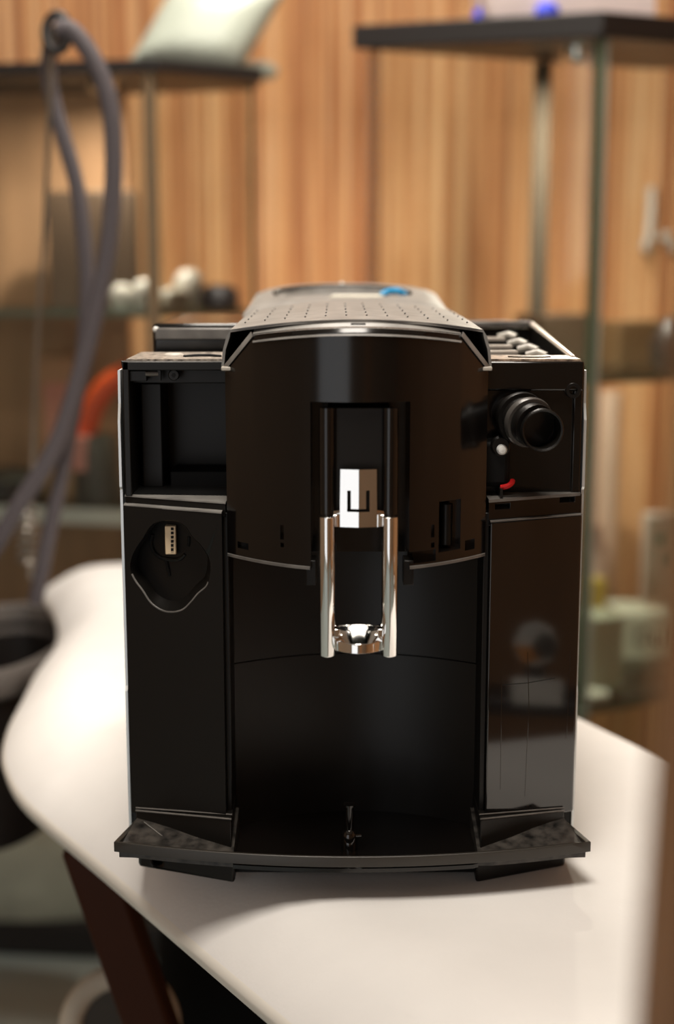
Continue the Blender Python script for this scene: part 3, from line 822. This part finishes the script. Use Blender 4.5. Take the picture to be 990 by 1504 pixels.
bm = NB(); tube(bm, catmull([(ex[0] + .054 * math.cos(a), ex[1] + .049 * math.sin(a), zr0 + .002 + (zr1 - zr0) * .62 * (.35 + .65 * max(0, math.sin(a)))) for a in [math.pi * (k / 12) for k in range(13)]], 2), .0016, 8)
finish('handle_rim', bm, BLACK, rear, smooth=50)
bm = NB()
random.seed(3)
for r_ in range(5):
    for k in range(12):
        t = -0.9 + 1.8 * k / 11; x = HC + LWD * .93 * t; y = .03 + r_ * .032 - .02 * (1 - t * t) * (1 - r_ / 5)
        z = zf_c + .001 + (zf_s - zf_c) * (.93 * t) ** 2 + .0016 * r_ / 5 * 2
        bmesh.ops.create_icosphere(bm, subdivisions=1, radius=.0007, matrix=Matrix.Translation((x, y, z)))
tag(finish('grip_dots', bm, LIDTOP, lid), kind='stuff')
bm = NB(); bmesh.ops.create_uvsphere(bm, u_segments=10, v_segments=6, radius=.002, matrix=Matrix.Translation((L(502, 416, .37).x, .37, zr1 - .0005))); finish('lid_stud', bm, WHITEP, rear)
bm = NB(); box(bm, L(515, 474, -.03).x, L(537, 474, -.03).x, -.036, -.02, zf_c - .0045, zf_c - .002); finish('lid_latch', bm, BLACK, lid, bevel=.0004)

# spout -------------------------------------------------------------------------------
yS = -.046
sx0, sx1 = L(481, 700, yS).x, L(573, 700, yS).x
z_hi, z_mid, z_lo = L(525, 600, yS).z, L(525, 756, yS).z, L(525, 960, yS).z
spout = finish('spout_carrier', box(NB(), sx0, sx1, -.040, .004, L(525, 762, -.04).z, z_hi), BLACK, M, bevel=.0006)
for x in (sx0, sx1):
    bm = NB(); tube(bm, [(x, yS + .004, z_mid), (x, yS + .004, z_hi)], .0048, 18); finish('black_rail', bm, HOODM, spout, smooth=50)
    bm = NB(); tube(bm, [(x, yS - .004, z_lo), (x, yS - .004, z_lo + .0006), (x, yS - .004, z_mid - .0004), (x, yS - .004, z_mid)], [.0042, .0047, .0047, .0042], 28)
    tag(finish('chrome_tube', bm, CHROME, spout, smooth=50), 'upright chrome tube')
# folded chrome bracket
yB = -.050
def bx(px, py): return L(px, py, yB)
q = [bx(500, 690), bx(553, 775), bx(490, 752), bx(564, 775), bx(527, 690)]
bm = NB()
def plate_cols(cols):
    rings = []
    for x, z0, z1, y in cols: rings.append([(x, y, z0), (x, y, z1), (x, y + .0014, z1), (x, y + .0014, z0)])
    return rings
zt_, zs2, zb_ = q[0].z, L(500, 750, yB).z, q[1].z
loft(bm, plate_cols([(q[2].x, zb_, zs2 - .001, yB + .0035), (q[0].x - .0003, zb_, zs2, yB + .0021), (q[0].x, zb_, zt_, yB + .002), (q[4].x, zb_, zt_, yB), (q[1].x, zb_, zt_, yB + .002), (q[1].x + .0003, zb_, zs2, yB + .0021), (q[3].x, zb_, zs2 - .001, yB + .0035)]))
br_ = finish('chrome_bracket', bm, CHROME, spout, smooth=12)
u0, u1 = L(510, 721, yB), L(543, 752, yB); tw = .0021
c1 = box(NB(), u0.x, u0.x + tw, yB - .01, yB + .012, u1.z, u0.z); c2 = box(NB(), u1.x - tw, u1.x, yB - .01, yB + .012, u1.z, u0.z)
c3 = box(NB(), u0.x - .0001, u1.x + .0001, yB - .01, yB + .012, u1.z - .0001, u1.z + .0016)
cut(br_, [c1, c2, c3]); br_.data.set_sharp_from_angle(angle=math.radians(8)); tag(br_, 'folded chrome bracket with a slot')
# chrome cup at the foot
ca, cb_, cc = L(527, 917, -.047), L(528, 947, -.060), L(528, 961, -.060)
cx0, cx1 = L(492, 940, -.05).x, L(562, 940, -.05).x; cm = (cx0 + cx1) / 2; chw = (cx1 - cx0) / 2
bm = NB(); N = 16; rows = []
for j in range(9):
    v = j / 8; row = []
    for i in range(N + 1):
        t = -1 + 2 * i / N
        y = -.046 - .006 * v - .008 * v * (1 - t * t)
        z = ca.z + (cb_.z - ca.z) * v - .0004 * math.sin(math.pi * v) * (1 - t * t) - (.001 * t * t if j < 2 else 0)
        row.append((cm + chw * t, y, z))
    rows.append(row)
grid = [[bm.verts.new(p) for p in r] for r in rows]
low = [bm.verts.new((p[0], p[1], cc.z)) for p in rows[-1]]; lowb = [bm.verts.new((p[0], p[1], ca.z - .004)) for p in rows[0]]
for j in range(8):
    for i in range(N): bm.faces.new((grid[j][i], grid[j][i + 1], grid[j + 1][i + 1], grid[j + 1][i]))
for i in range(N):
    bm.faces.new((grid[8][i], grid[8][i + 1], low[i + 1], low[i])); bm.faces.new((grid[0][i], lowb[i], lowb[i + 1], grid[0][i + 1]))
    bm.faces.new((low[i], low[i + 1], lowb[i + 1], lowb[i]))
for e_ in (0, N):
    bm.faces.new([grid[j][e_] for j in range(9)] + [low[e_], lowb[e_]])
tag(finish('chrome_cup', bm, CHROME, spout, smooth=40, bevel=.0006), 'scooped chrome foot between the tubes')
for s, x in ((1, sx0), (-1, sx1)):
    z = L(527, 928, -.05).z
    bm = NB(); box(bm, min(x + s * .003, x + s * .007), max(x + s * .003, x + s * .007), -.052, -.04, z - .003, z + .002); finish('cup_arm', bm, CHROME, spout, bevel=.0005)
for px_ in (457, 600):
    a = L(px_, 838, -.036); bm = NB(); box(bm, a.x - .003, a.x + .003, -.036, -.02, L(px_, 860, -.036).z, a.z + .006); finish('hood_clip', bm, BLACK, hood, bevel=.0006)

# scraps lying in the lid recess
pz = zr0 + .0012
sp = thing('paper_scrap', 'small cream paper scrap lying in the recess of the machine lid', 'paper', OFF + Vector((ex[0] + .012, ex[1] + .0, pz)))
bm = NB(); prism(bm, [(-.022, -.022), (.020, -.026), (.024, .020), (-.018, .024)], .0, .0014); finish('sheet', bm, mat('cream_paper', (.85, .82, .7), .6), sp)
bm = NB()
tube(bm, catmull([(-.009, 0, .002), (-.003, .002, .0045), (.004, -.002, .005), (.010, .001, .002)], 4), .0026, 10)
o = finish('blue_clip', bm, SKYBLUE); o.location = OFF + Vector((ex[0] + .040, ex[1] - .004, pz)); tag(o, 'small bright blue clip in the lid recess beside the paper scrap', 'clip')

dial = thing('dial_unit', 'small dark unit with round orange-white dial, mirrored in the glossy right panel', 'dial', (.405, -.19, ZT))
dial.rotation_euler = (0, 0, math.atan2(-.80, -.59))
finish('unit_base', box(NB(), -.045, .045, -.03, .02, 0, .016), BOARD_BLK, dial, bevel=.006)
finish('white_plate', box(NB(), -.024, .020, -.034, -.029, .012, .036), WHITEP, dial, bevel=.003)
bm = NB(); lathe(bm, [(.004, 0), (.019, .0), (.019, .008), (.004, .008)], (0, -.034, .066), 8, 'y'); finish('dial_face', bm, WHITEP, dial)
bm = NB(); prism(bm, [(.018, -.001), (-.006, -.001), (-.003, -.013), (.010, -.016)], -.0345, -.0338, 'y')
bmesh.ops.translate(bm, verts=bm.verts, vec=(0, 0, .066)); finish('orange_segment', bm, mat('amber_plastic', (.85, .34, .06), .4), dial)
bm = NB(); lathe(bm, [(.008, 0), (.010, .001), (.010, .006)], (-.008, -.040, .066), 20, 'y'); finish('grey_knob', bm, GREY, dial)
finish('neck', box(NB(), -.008, .008, -.030, -.02, .01, .066), BOARD_BLK, dial)

# ================================================================== RIGHT GLASS CABINET
zc_r = P(885, 53, 1.05).z
A = PZ(517, 72, zc_r); B = PZ(885, 53, zc_r); Cc = PZ(990, 62, zc_r); Dd = PZ(803, 90, zc_r)
def xy(v): return Vector((v.x, v.y))
A2, B2 = xy(A), xy(B); u1 = (xy(Cc) - B2).normalized(); u2 = (xy(Dd) - A2).normalized(); uu = ((u1 + u2) / 2).normalized()
C2 = B2 + uu * 0.52; E2 = A2 + uu * 0.50
cabR = thing('glass_display_cabinet', 'glass display cabinet with thick black top, right of the coffee machine', 'cabinet', (B2.x, B2.y, 0))
bm = NB(); prism(bm, [(p.x, p.y) for p in (A2, B2, C2, E2)], zc_r, zc_r + 0.031); finish('black_top', bm, BOARD_BLK, cabR, world=True, bevel=.002)
cen = (A2 + B2 + C2 + E2) / 4
def shr(p, f=.93): return cen + (p - cen) * f
ga, gb, gc, ge = shr(A2), shr(B2), shr(C2), shr(E2)
def pane(name, p, q, z0, z1, th, parent, edges=True, em=None):
    bm = NB(); t = (q - p).normalized(); nn = Vector((-t.y, t.x)) * th / 2
    prism(bm, [(p.x + nn.x, p.y + nn.y), (q.x + nn.x, q.y + nn.y), (q.x - nn.x, q.y - nn.y), (p.x - nn.x, p.y - nn.y)], z0, z1)
    bm.faces.ensure_lookup_table()
    o = finish(name, bm, [GLASS, em or GEDGE], parent, world=True, smooth=None)
    tv = Vector((t.x, t.y, 0))
    for f in o.data.polygons:
        if abs(f.normal.dot(tv)) > .9: f.material_index = 1
    return o
ZB = 0.30
pane('glass_pane', ga, gb - (gb - ga).normalized() * .012, ZB, zc_r, .008, cabR)
pane('glass_pane', gb + uu * .004, gc, ZB, zc_r, .010, cabR, em=GEDGE2)
bm = NB(); prism(bm, [(gb.x - .012, gb.y + .002), (gb.x - .002, gb.y - .004), (gb.x + .001, gb.y + .006), (gb.x - .008, gb.y + .012)], ZB, zc_r); finish('corner_seal', bm, mat('green_corner_seal', (.06, .08, .045), .3), cabR, world=True)
dpt = xy(PZ(798, 92, zc_r)); bm = NB(); prism(bm, [(dpt.x - .012, dpt.y), (dpt.x + .012, dpt.y - .004), (dpt.x + .012, dpt.y + .004), (dpt.x - .012, dpt.y + .008)], ZB, zc_r); finish('grey_mullion', bm, mat('grey_mullion', (.07, .055, .04), .8, spec=.05), cabR, world=True)
apt = xy(PZ(548, 74, zc_r)); bm = NB(); prism(bm, [(apt.x - .012, apt.y), (apt.x + .010, apt.y - .003), (apt.x + .010, apt.y + .003), (apt.x - .012, apt.y + .006)], ZB, zc_r); finish('grey_mullion', bm, glass_mat('smoky_edge', (.72, .62, .52)), cabR, world=True)
q = PZ(848, 72, zc_r - .002)
bm = NB(); lathe(bm, [(.012, -.022), (.02, -.016), (.022, -.003), (.022, 0)], (q.x, q.y, zc_r), 18); finish('added_puck_lamp', bm, CHROME, cabR, world=True)  # metal clamp built as housing for the added shelf light
def add_puck_light(x, y, z, power):  # lamp added under a cabinet top because its shelves needed light
    l = bpy.data.lights.new('added_puck_light', 'AREA'); l.shape = 'DISK'; l.size = .03; l.energy = power; l.color = (1.0, .9, .76)
    o = bpy.data.objects.new('added_puck_light', l); COL.objects.link(o); o.location = (x, y, z)
add_puck_light(q.x, q.y, zc_r - .024, 4.0)
def shelf(z, f, parent, pts, name='glass_shelf', th=.010, em=None):
    bm = NB(); prism(bm, [(p.x, p.y) for p in pts], z - th, z)
    o = finish(name, bm, [SHELFG, em or GEDGE], parent, world=True, smooth=None)
    for pf in o.data.polygons:
        if abs(pf.normal.z) < .5: pf.material_index = 1
    return o
zs1 = P(885, 552, B2.y + .03).z; zs2_ = P(870, 1048, B2.y - .02).z
pts4 = [shr(A2, .90), shr(B2, .90), shr(C2, .90), shr(E2, .90)]
shelf(zs1, .9, cabR, pts4); shelf(zs2_, .9, cabR, [shr(A2, .95), shr(B2, .95), shr(C2, .95), Vector((C2.x - .02, 1.68)), Vector((A2.x + .1, 1.68))], th=.012)
bm = NB(); prism(bm, [(p.x, p.y) for p in (shr(A2, .97), shr(B2, .97), shr(C2, .97), shr(E2, .97))], 0.0, ZB); finish('plinth', bm, DKBROWN, cabR, world=True, bevel=.003)

def carton(name, label, cat, c, w_, d_, h_, rz, m, z, group=None):
    t = thing(name, label, cat, (c[0], c[1], z), group); t.rotation_euler = (0, 0, rz)
    finish('carton_body', box(NB(), -w_ / 2, w_ / 2, -d_ / 2, d_ / 2, 0, h_), m, t, bevel=.002)
    return t
rz_b = math.atan2(uu.y, uu.x)
def on_shelf(px, py, z): v = PZ(px, py, z); return (v.x, v.y)
# boxes on the lower glass shelf
c0 = on_shelf(945, 968, zs2_)
bx1 = carton('white_carton', 'white carton with dark lettering on the lower glass shelf', 'box', (c0[0] + .005, c0[1] + .05), .092, .10, .072, .06, CARD, zs2_)
# dark blurred lettering on its front
def letters(parent, txt, size, x, y, z, m, name):
    cu = bpy.data.curves.new(name, 'FONT'); cu.body = txt; cu.size = size; cu.extrude = .0004; cu.align_x = 'CENTER'
    o = bpy.data.objects.new(name, cu); COL.objects.link(o)
    bpy.context.view_layer.update()
    me = bpy.data.meshes.new_from_object(o.evaluated_get(bpy.context.evaluated_depsgraph_get()))
    bpy.data.objects.remove(o); bpy.data.curves.remove(cu)
    me.materials.clear(); me.materials.append(m)
    k = bpy.data.objects.new(name, me); COL.objects.link(k); k.parent = parent
    k.location = (x, y, z); k.rotation_euler = (math.pi / 2, 0, 0)
    return k
letters(bx1, 'Du.l', .040, .008, -.0506, .022, INK, 'lettering')
c0 = on_shelf(878, 1000, zs2_)
t = carton('frosted_box', 'pale green frosted box at the left of the lower glass shelf', 'box', (P(877, 950, 1.16).x, 1.165), .050, .06, .108, rz_b, PALEGREEN, zs2_)
c0 = on_shelf(872, 1026, zs2_)
bm = NB(); lathe(bm, [(.02, 0), (.023, .003), (.022, .010), (.012, .013)], (0, 0, 0), 20)
o = finish('white_dish', bm, WHITEP, smooth=40); o.location = (c0[0], c0[1], zs2_); tag(o, 'small round white dish at the front corner of the lower glass shelf', 'dish')
c0 = (P(871, 905, 1.32).x, 1.32)
carton('yellow_packet', 'small yellow packet behind the frosted box', 'packet', (c0[0], c0[1]), .034, .02, .125, rz_b, YELLOW, zs2_)
c0 = (P(966, 868, 1.50).x, 1.50)
t = carton('tall_carton', 'tall white carton with teal marks at the right end of the glass shelf', 'box', (c0[0] + .012, c0[1]), .072, .05, .195, .1, CARD, zs2_)
finish('teal_mark', box(NB(), -.025, .0, -.0256, -.0249, .150, .165), TEAL, t); finish('teal_mark', box(NB(), -.008, .008, -.0256, -.0249, .115, .130), TEAL, t)
c0 = (P(868, 880, 1.42).x, 1.42)
bm = NB(); lathe(bm, [(.022, 0), (.024, .01), (.024, .15), (.016, .17), (.016, .19)], (0, 0, 0), 20)
o = finish('pink_jar', bm, mat('pale_rose_plastic', (.75, .55, .5), .4), smooth=40); o.location = (c0[0], c0[1], zs2_); tag(o, 'pale pink jar on the lower glass shelf beside the machine', 'jar')
c0 = (P(888, 800, 1.50).x, 1.50)
bm = NB(); lathe(bm, [(.019, 0), (.019, .40), (.015, .40), (.015, .3)], (0, 0, 0), 20)
o = finish('paper_roll', bm, TAN, smooth=40); o.location = (c0[0] + .004, c0[1] + .01, zs2_); tag(o, 'upright tan paper roll standing on the lower glass shelf', 'roll')
# middle shelf
c0 = on_shelf(822, 538, zs1)
carton('dark_brown_box', 'long dark brown box on the middle glass shelf, nearest the machine', 'box', (c0[0], c0[1] + .05), .095, .08, .075, rz_b, mat('dark_umber', (.06, .035, .018), .6), zs1)
c0 = on_shelf(935, 540, zs1)
carton('brown_box', 'brown box on the middle glass shelf between the dark box and the black pouch', 'box', (c0[0] + .012, c0[1] + .07), .10, .06, .065, rz_b, DKBROWN, zs1)
c0 = on_shelf(985, 545, zs1)
bm = NB(); lathe(bm, [(.02, 0), (.03, .01), (.032, .04), (.02, .065), (.008, .075)], (0, 0, 0), 16)
o = finish('black_pouch', bm, BOARD_BLK, smooth=50); o.location = (c0[0] + .008, c0[1] + .03, zs1); tag(o, 'black pouch at the right end of the middle glass shelf', 'pouch')
# things on the cabinet top
ct = zc_r + .031
c0 = PZ(815, 28, ct); 
t = thing('pink_white_parcel', 'pale pink wrapped parcel on the black cabinet top', 'parcel', (c0.x + .02, c0.y + .07, ct))
bm = NB(); rings = []
for z, f in ((0, .95), (.01, 1.0), (.09, .97), (.11, .85)):
    rings.append([(x * f, y * f, z) for x, y in ((-.115, -.05), (0, -.056), (.115, -.05), (.12, 0), (.115, .05), (0, .055), (-.115, .05), (-.12, 0))])
loft(bm, rings); finish('wrapping', bm, PALEPINK, t, smooth=60); t.rotation_euler = (0, 0, rz_b * .3)
for px_, lab in ((714, 'round blue ball on the black cabinet top, left one of two'), (806, 'round blue ball on the black cabinet top, right one of two')):
    v = PZ(px_, 34 if px_ < 760 else 27, ct)
    bm = NB(); lathe(bm, [(.012, 0), (.0165, .004), (.0165, .014), (.012, .021), (.002, .023)], (0, 0, 0), 18)
    o = finish('blue_ball', bm, BLUE, smooth=50); o.location = (v.x, v.y + .018, ct); tag(o, lab, 'ball', 'blue balls on the cabinet')
# pale hook on the reed wall
hkp = P(955, 320, YB - .02)
hook = thing('wall_hook', 'pale bent hook hanging on the reed wall at the right edge', 'hook', P(955, 368, YB - .02))
bm = NB(); tube(bm, catmull([P(957, 275, YB - .016), P(956, 310, YB - .02), P(953, 345, YB - .024), P(948, 362, YB - .03), P(952, 368, YB - .036)], 5), [.008] * 20 + [.01], 10); finish('hook_stem', bm, PALECER, hook, world=True)
bm = NB(); tube(bm, catmull([P(968, 352, YB - .018), P(980, 345, YB - .02), P(987, 352, YB - .02), P(990, 368, YB - .02)], 5), .007, 10); finish('hook_arm', bm, PALECER, hook, world=True)

# ================================================================== LEFT GLASS CABINET
zc_l = P(232, 104, 1.12).z
LB = xy(PZ(232, 104, zc_l)); LA = xy(PZ(0, 110, zc_l)); LC = xy(PZ(386, 118, zc_l))
LA2 = LB + (LA - LB).normalized() * .62; back = Vector((0.02, .30))
cabL = thing('glass_wall_cabinet', 'glass wall cabinet with black top, left behind the steam hose', 'cabinet', (LB.x, LB.y, .62))
ply = [LA2, LB, LC, LC + Vector((-.02, .12)), Vector((LA2.x, min(YB - .03, LA2.y + .30)))]
bm = NB(); prism(bm, [(p.x, p.y) for p in ply], zc_l, zc_l + .016); finish('black_top', bm, BOARD_BLK, cabL, world=True, bevel=.001)
ZLB = 0.62
lcen = sum(ply, Vector((0, 0))) / len(ply)
lply = [lcen + (p - lcen) * .95 for p in ply]
pane('glass_pane', lply[0], lply[1] - (lply[1] - lply[0]).normalized() * .006, ZLB, zc_l, .008, cabL)
pane('glass_pane', lply[1], lply[2], ZLB, zc_l, .010, cabL)
bm = NB(); prism(bm, [(lply[1].x - .014, lply[1].y + .004), (lply[1].x + .004, lply[1].y - .002), (lply[1].x + .006, lply[1].y + .005), (lply[1].x - .012, lply[1].y + .010)], ZLB, zc_l); finish('corner_seal', bm, mat('tan_seal', (.3, .19, .11), .35), cabL, world=True)
bm = NB(); prism(bm, [(lply[0].x, lply[0].y + .2), (lply[3].x - .18, lply[3].y + .02), (lply[3].x - .18, lply[3].y + .032), (lply[0].x, lply[0].y + .212)], ZLB, zc_l); finish('back_panel', bm, BACKPAN, cabL, world=True)
zq1 = P(150, 456, LB.y).z; zq2 = P(120, 752, LB.y).z
shelf(zq1, .9, cabL, [lcen + (p - lcen) * .92 for p in ply]); shelf(zq2, .9, cabL, [lcen + (p - lcen) * .94 for p in ply], th=.024, em=mat('pale_shelf_edge', (.86, .88, .78), .3))
bm = NB(); prism(bm, [(p.x, p.y) for p in lply], ZLB - .02, ZLB); finish('bottom_board', bm, DKBROWN, cabL, world=True)
q = P(150, 124, LB.y + .05)
bm = NB(); lathe(bm, [(.012, -.022), (.02, -.016), (.022, -.003), (.022, 0)], (q.x, q.y, zc_l), 18); finish('added_puck_lamp', bm, CHROME, cabL, world=True)  # housing of the light added in this cabinet
add_puck_light(q.x, q.y, zc_l - .024, 1.6)
# contents
c0 = on_shelf(138, 452, zq1)
carton('dark_storage_box', 'large dark brown box on the upper shelf of the left cabinet', 'box', (c0[0], c0[1] + .02), .125, .06, .165, 0.05, mat('umber_card', (.05, .026, .011), .6), zq1)
def jar(name, label, cat, px, py, z, r, h, m, grp=None, dy=0.0):
    v0 = P(px, 700, LB.y + py); c0 = (P(px, 752 + 2089 * math.tan(math.atan2(CAM.z - z, v0.y - CAM.y) - PITCH), LB.y + py).x, LB.y + py)
    bm = NB(); lathe(bm, [(r * .8, 0), (r, h * .12), (r, h * .7), (r * .7, h * .92), (r * .4, h)], (0, 0, 0), 20)
    o = finish(name, bm, m, smooth=50); o.location = (c0[0], c0[1] + dy, z); tag(o, label, cat, grp); return o
jar('white_cup', 'white cup on the upper shelf of the left cabinet beside the dark box', 'cup', 214, .045, zq1, .020, .042, PALECER)
jar('white_jar', 'round white jar behind the grey tins on the upper shelf', 'jar', 278, .095, zq1, .022, .055, PALECER)
jar('grey_tin', 'dull grey tin on the upper shelf in front of the white jar', 'tin', 252, .05, zq1, .024, .030, mat('grey_tin', (.33, .3, .24), .4))
jar('black_tin', 'low black tin at the right end of the upper shelf', 'tin', 322, .075, zq1, .028, .034, BOARD_BLK)
jar('pale_saucer_stack', 'small pale bowl at the left of the white cup on the upper shelf', 'bowl', 180, .06, zq1, .016, .035, PALECER)
# jug with orange handle on the lower shelf
jb = on_shelf(146, 738, zq2)
jug = thing('grey_jug', 'dark grey jug with an orange-red arched handle on the lower shelf of the left cabinet', 'jug', (jb[0], jb[1], zq2))
bm = NB(); lathe(bm, [(.034, 0), (.036, .01), (.034, .08), (.028, .10), (.024, .10)], (0, 0, 0), 24); finish('jug_body', bm, GREY, jug, smooth=50)
bm = NB(); yj = jb[1]
tube(bm, catmull([P(124, 672, yj), P(124, 645, yj), P(132, 608, yj), P(148, 578, yj), P(170, 558, yj), P(198, 548, yj), P(226, 555, yj)], 5), .017, 14)
finish('handle', bm, ORANGE, jug, world=True, smooth=60)
bm = NB(); tube(bm, [P(120, 690, yj - .02), P(122, 640, yj - .02)], [.016, .013], 12); finish('handle_grip', bm, PINK, jug, world=True, smooth=60)
c0 = on_shelf(15, 742, zq2)
bw = jar('black_bowl', 'black bowl on the lower shelf at the left edge', 'bowl', 12, .12, zq2, .055, .045, BOARD_BLK)
c0 = on_shelf(76, 738, zq2)
t = carton('red_printed_box', 'tall tan box with a pink label on the lower shelf behind the hose', 'box', (c0[0], c0[1] + .08), .055, .05, .21, .1, mat('tan_card', (.42, .22, .11), .6), zq2)
finish('pink_label', box(NB(), -.02, .024, -.0256, -.0248, .07, .17), mat('dusty_pink', (.55, .22, .16), .6), t)
# pack on the left cabinet
tl = zc_l + .016
c0 = PZ(275, 98, tl)
pk = thing('plastic_pack', 'large pale green plastic pack leaning on the black top of the left cabinet', 'pack', (c0.x, c0.y + .05, tl))
bm = NB()
fr = [P(192, 88, c0.y + .02), P(350, 106, c0.y + .02), P(425, -25, c0.y + .06), P(258, -25, c0.y + .06)]
N = 10; front = []; backv = []
for j in range(N + 1):
    for i in range(N + 1):
        u, v = i / N, j / N
        p = fr[0].lerp(fr[1], u).lerp(fr[3].lerp(fr[2], u), v); bl_ = .03 * (1 - (2 * u - 1) ** 4) * (1 - (2 * v - 1) ** 4)
        p.z = max(p.z, tl + .001)
        front.append(bm.verts.new(p + Vector((0, -bl_ - .002, 0)))); backv.append(bm.verts.new(p + Vector((0, bl_ + .012, 0))))
W_ = N + 1
for j in range(N):
    for i in range(N):
        a = j * W_ + i; bm.faces.new((front[a], front[a + 1], front[a + W_ + 1], front[a + W_])); bm.faces.new((backv[a + W_], backv[a + W_ + 1], backv[a + 1], backv[a]))
bd = [i for i in range(N)] + [j * W_ + N for j in range(N)] + [N * W_ + N - i for i in range(N)] + [(N - j) * W_ for j in range(N)]
for k in range(len(bd)):
    a, b = bd[k], bd[(k + 1) % len(bd)]; bm.faces.new((front[a], backv[a], backv[b], front[b]))
finish('pack_body', bm, PALEGREEN, pk, world=True, smooth=60)
v = PZ(384, 114, tl)
bm = NB(); rings = []
for z, f in ((0, .8), (.008, 1), (.018, .95), (.024, .6)): rings.append([(math.cos(a) * .036 * f, math.sin(a) * .022 * f, z) for a in [2 * math.pi * k / 16 for k in range(16)]])
loft(bm, rings); o = finish('cloth_wad', bm, PALEGREEN, smooth=60); o.location = (v.x - .012, v.y + .018, tl); tag(o, 'small pale crumpled wad beside the plastic pack', 'wad')

# ================================================================== BELOW THE BOARD
filler_c = (0.10, 0.66)
bm = NB(); rings = []
for z, f in ((0, .92), (.03, 1.0), (.3, 1.03), (.52, .98), (.6, .85), (.615, .5)):
    rings.append([(filler_c[0] + math.copysign(abs(math.cos(a)) ** .5, math.cos(a)) * .30 * f, filler_c[1] + math.copysign(abs(math.sin(a)) ** .5, math.sin(a)) * .2 * f, z) for a in [2 * math.pi * k / 32 for k in range(32)]])
loft(bm, rings); o = finish('shade_filler', bm, mat('shade_black', (.008, .008, .008), .9, spec=.1), smooth=50); tag(o, 'added black bag standing in the dark beneath the ironing board', 'filler')  # added black volume standing in for the shade under the board
# grey-green sack and dark plank by the wall, cream-rimmed basket
sk = P(30, 1330, 1.25)
bm = NB(); rings = []
for z, f in ((.0, .9), (.05, 1.0), (.16, .95), (.24, .7), (.27, .3)):
    rings.append([(math.cos(a) * .22 * f * (1 + .08 * math.sin(3 * a)), math.sin(a) * .12 * f, z + .02 * math.sin(2 * a + 1) * f * (z > 0.1)) for a in [2 * math.pi * k / 28 for k in range(28)]])
loft(bm, rings); o = finish('cloth_sack', bm, SACKM, smooth=60); o.location = (sk.x - .06, 1.60, 0.072); o.scale = (1.0, .62, .62); tag(o, 'slumped grey-green cloth sack lying on the dark case by the reed wall', 'sack')
bm = NB(); box(bm, -.42, .42, -.075, .075, 0, .072); o = finish('dark_case', bm, BOARD_BLK, bevel=.01); o.location = (sk.x + .12, 1.60, 0); o.rotation_euler = (0, 0, -.08); tag(o, 'flat black case lying on the grey floor by the reed wall', 'case')
bk = P(176, 1508, .33)
bsk = thing('round_basket', 'dark round basket with a thick cream rim behind the ironing board leg', 'basket', (bk.x, bk.y, 0))
nrm = Vector((.15, -.75, .62)).normalized(); uu_ = nrm.cross(Vector((0, 0, 1))).normalized(); vv_ = nrm.cross(uu_)
ring = [bk + (uu_ * math.cos(t_) + vv_ * math.sin(t_)) * .044 for t_ in [2 * math.pi * k / 40 for k in range(41)]]
bm = NB(); tube(bm, ring, .0108, 12); finish('cream_rim', bm, CREAM, bsk, world=True, smooth=60)
bm = NB(); rings = []
for r_, h_ in ((.041, 0), (.039, -.04), (.036, -.07)):
    rings.append([bk + nrm * h_ + (uu_ * math.cos(t_) + vv_ * math.sin(t_)) * r_ for t_ in [2 * math.pi * k / 32 for k in range(32)]])
loft(bm, rings); finish('basket_body', bm, GREY, bsk, world=True, smooth=50)
bm = NB(); tube(bm, [Vector((bk.x, bk.y + .045, bk.z - .045)), Vector((bk.x, bk.y + .045, 0.0))], .015, 12); finish('stand', bm, GREY, bsk, world=True)

# ================================================================== BLURRED POST CLOSE TO THE CAMERA
yp = -0.55
pb, pt = P(948, 1504, yp), P(988, 900, yp)
def at_z(z): return pb + (pt - pb) * ((z - pb.z) / (pt.z - pb.z))
bm = NB(); rings = []
for z in (0.0, .6, 1.05, 1.5):
    q = at_z(z) if z > .6 else at_z(.6) + Vector((0, 0, z - .6))
    rings.append([(q.x, yp - .015, z), (q.x + .075, yp - .015, z), (q.x + .075, yp + .015, z), (q.x, yp + .015, z)])
loft(bm, rings); o = finish('wooden_post', bm, POSTM, bevel=.004); tag(o, 'brown wooden post, blurred, close at the right edge', 'post')
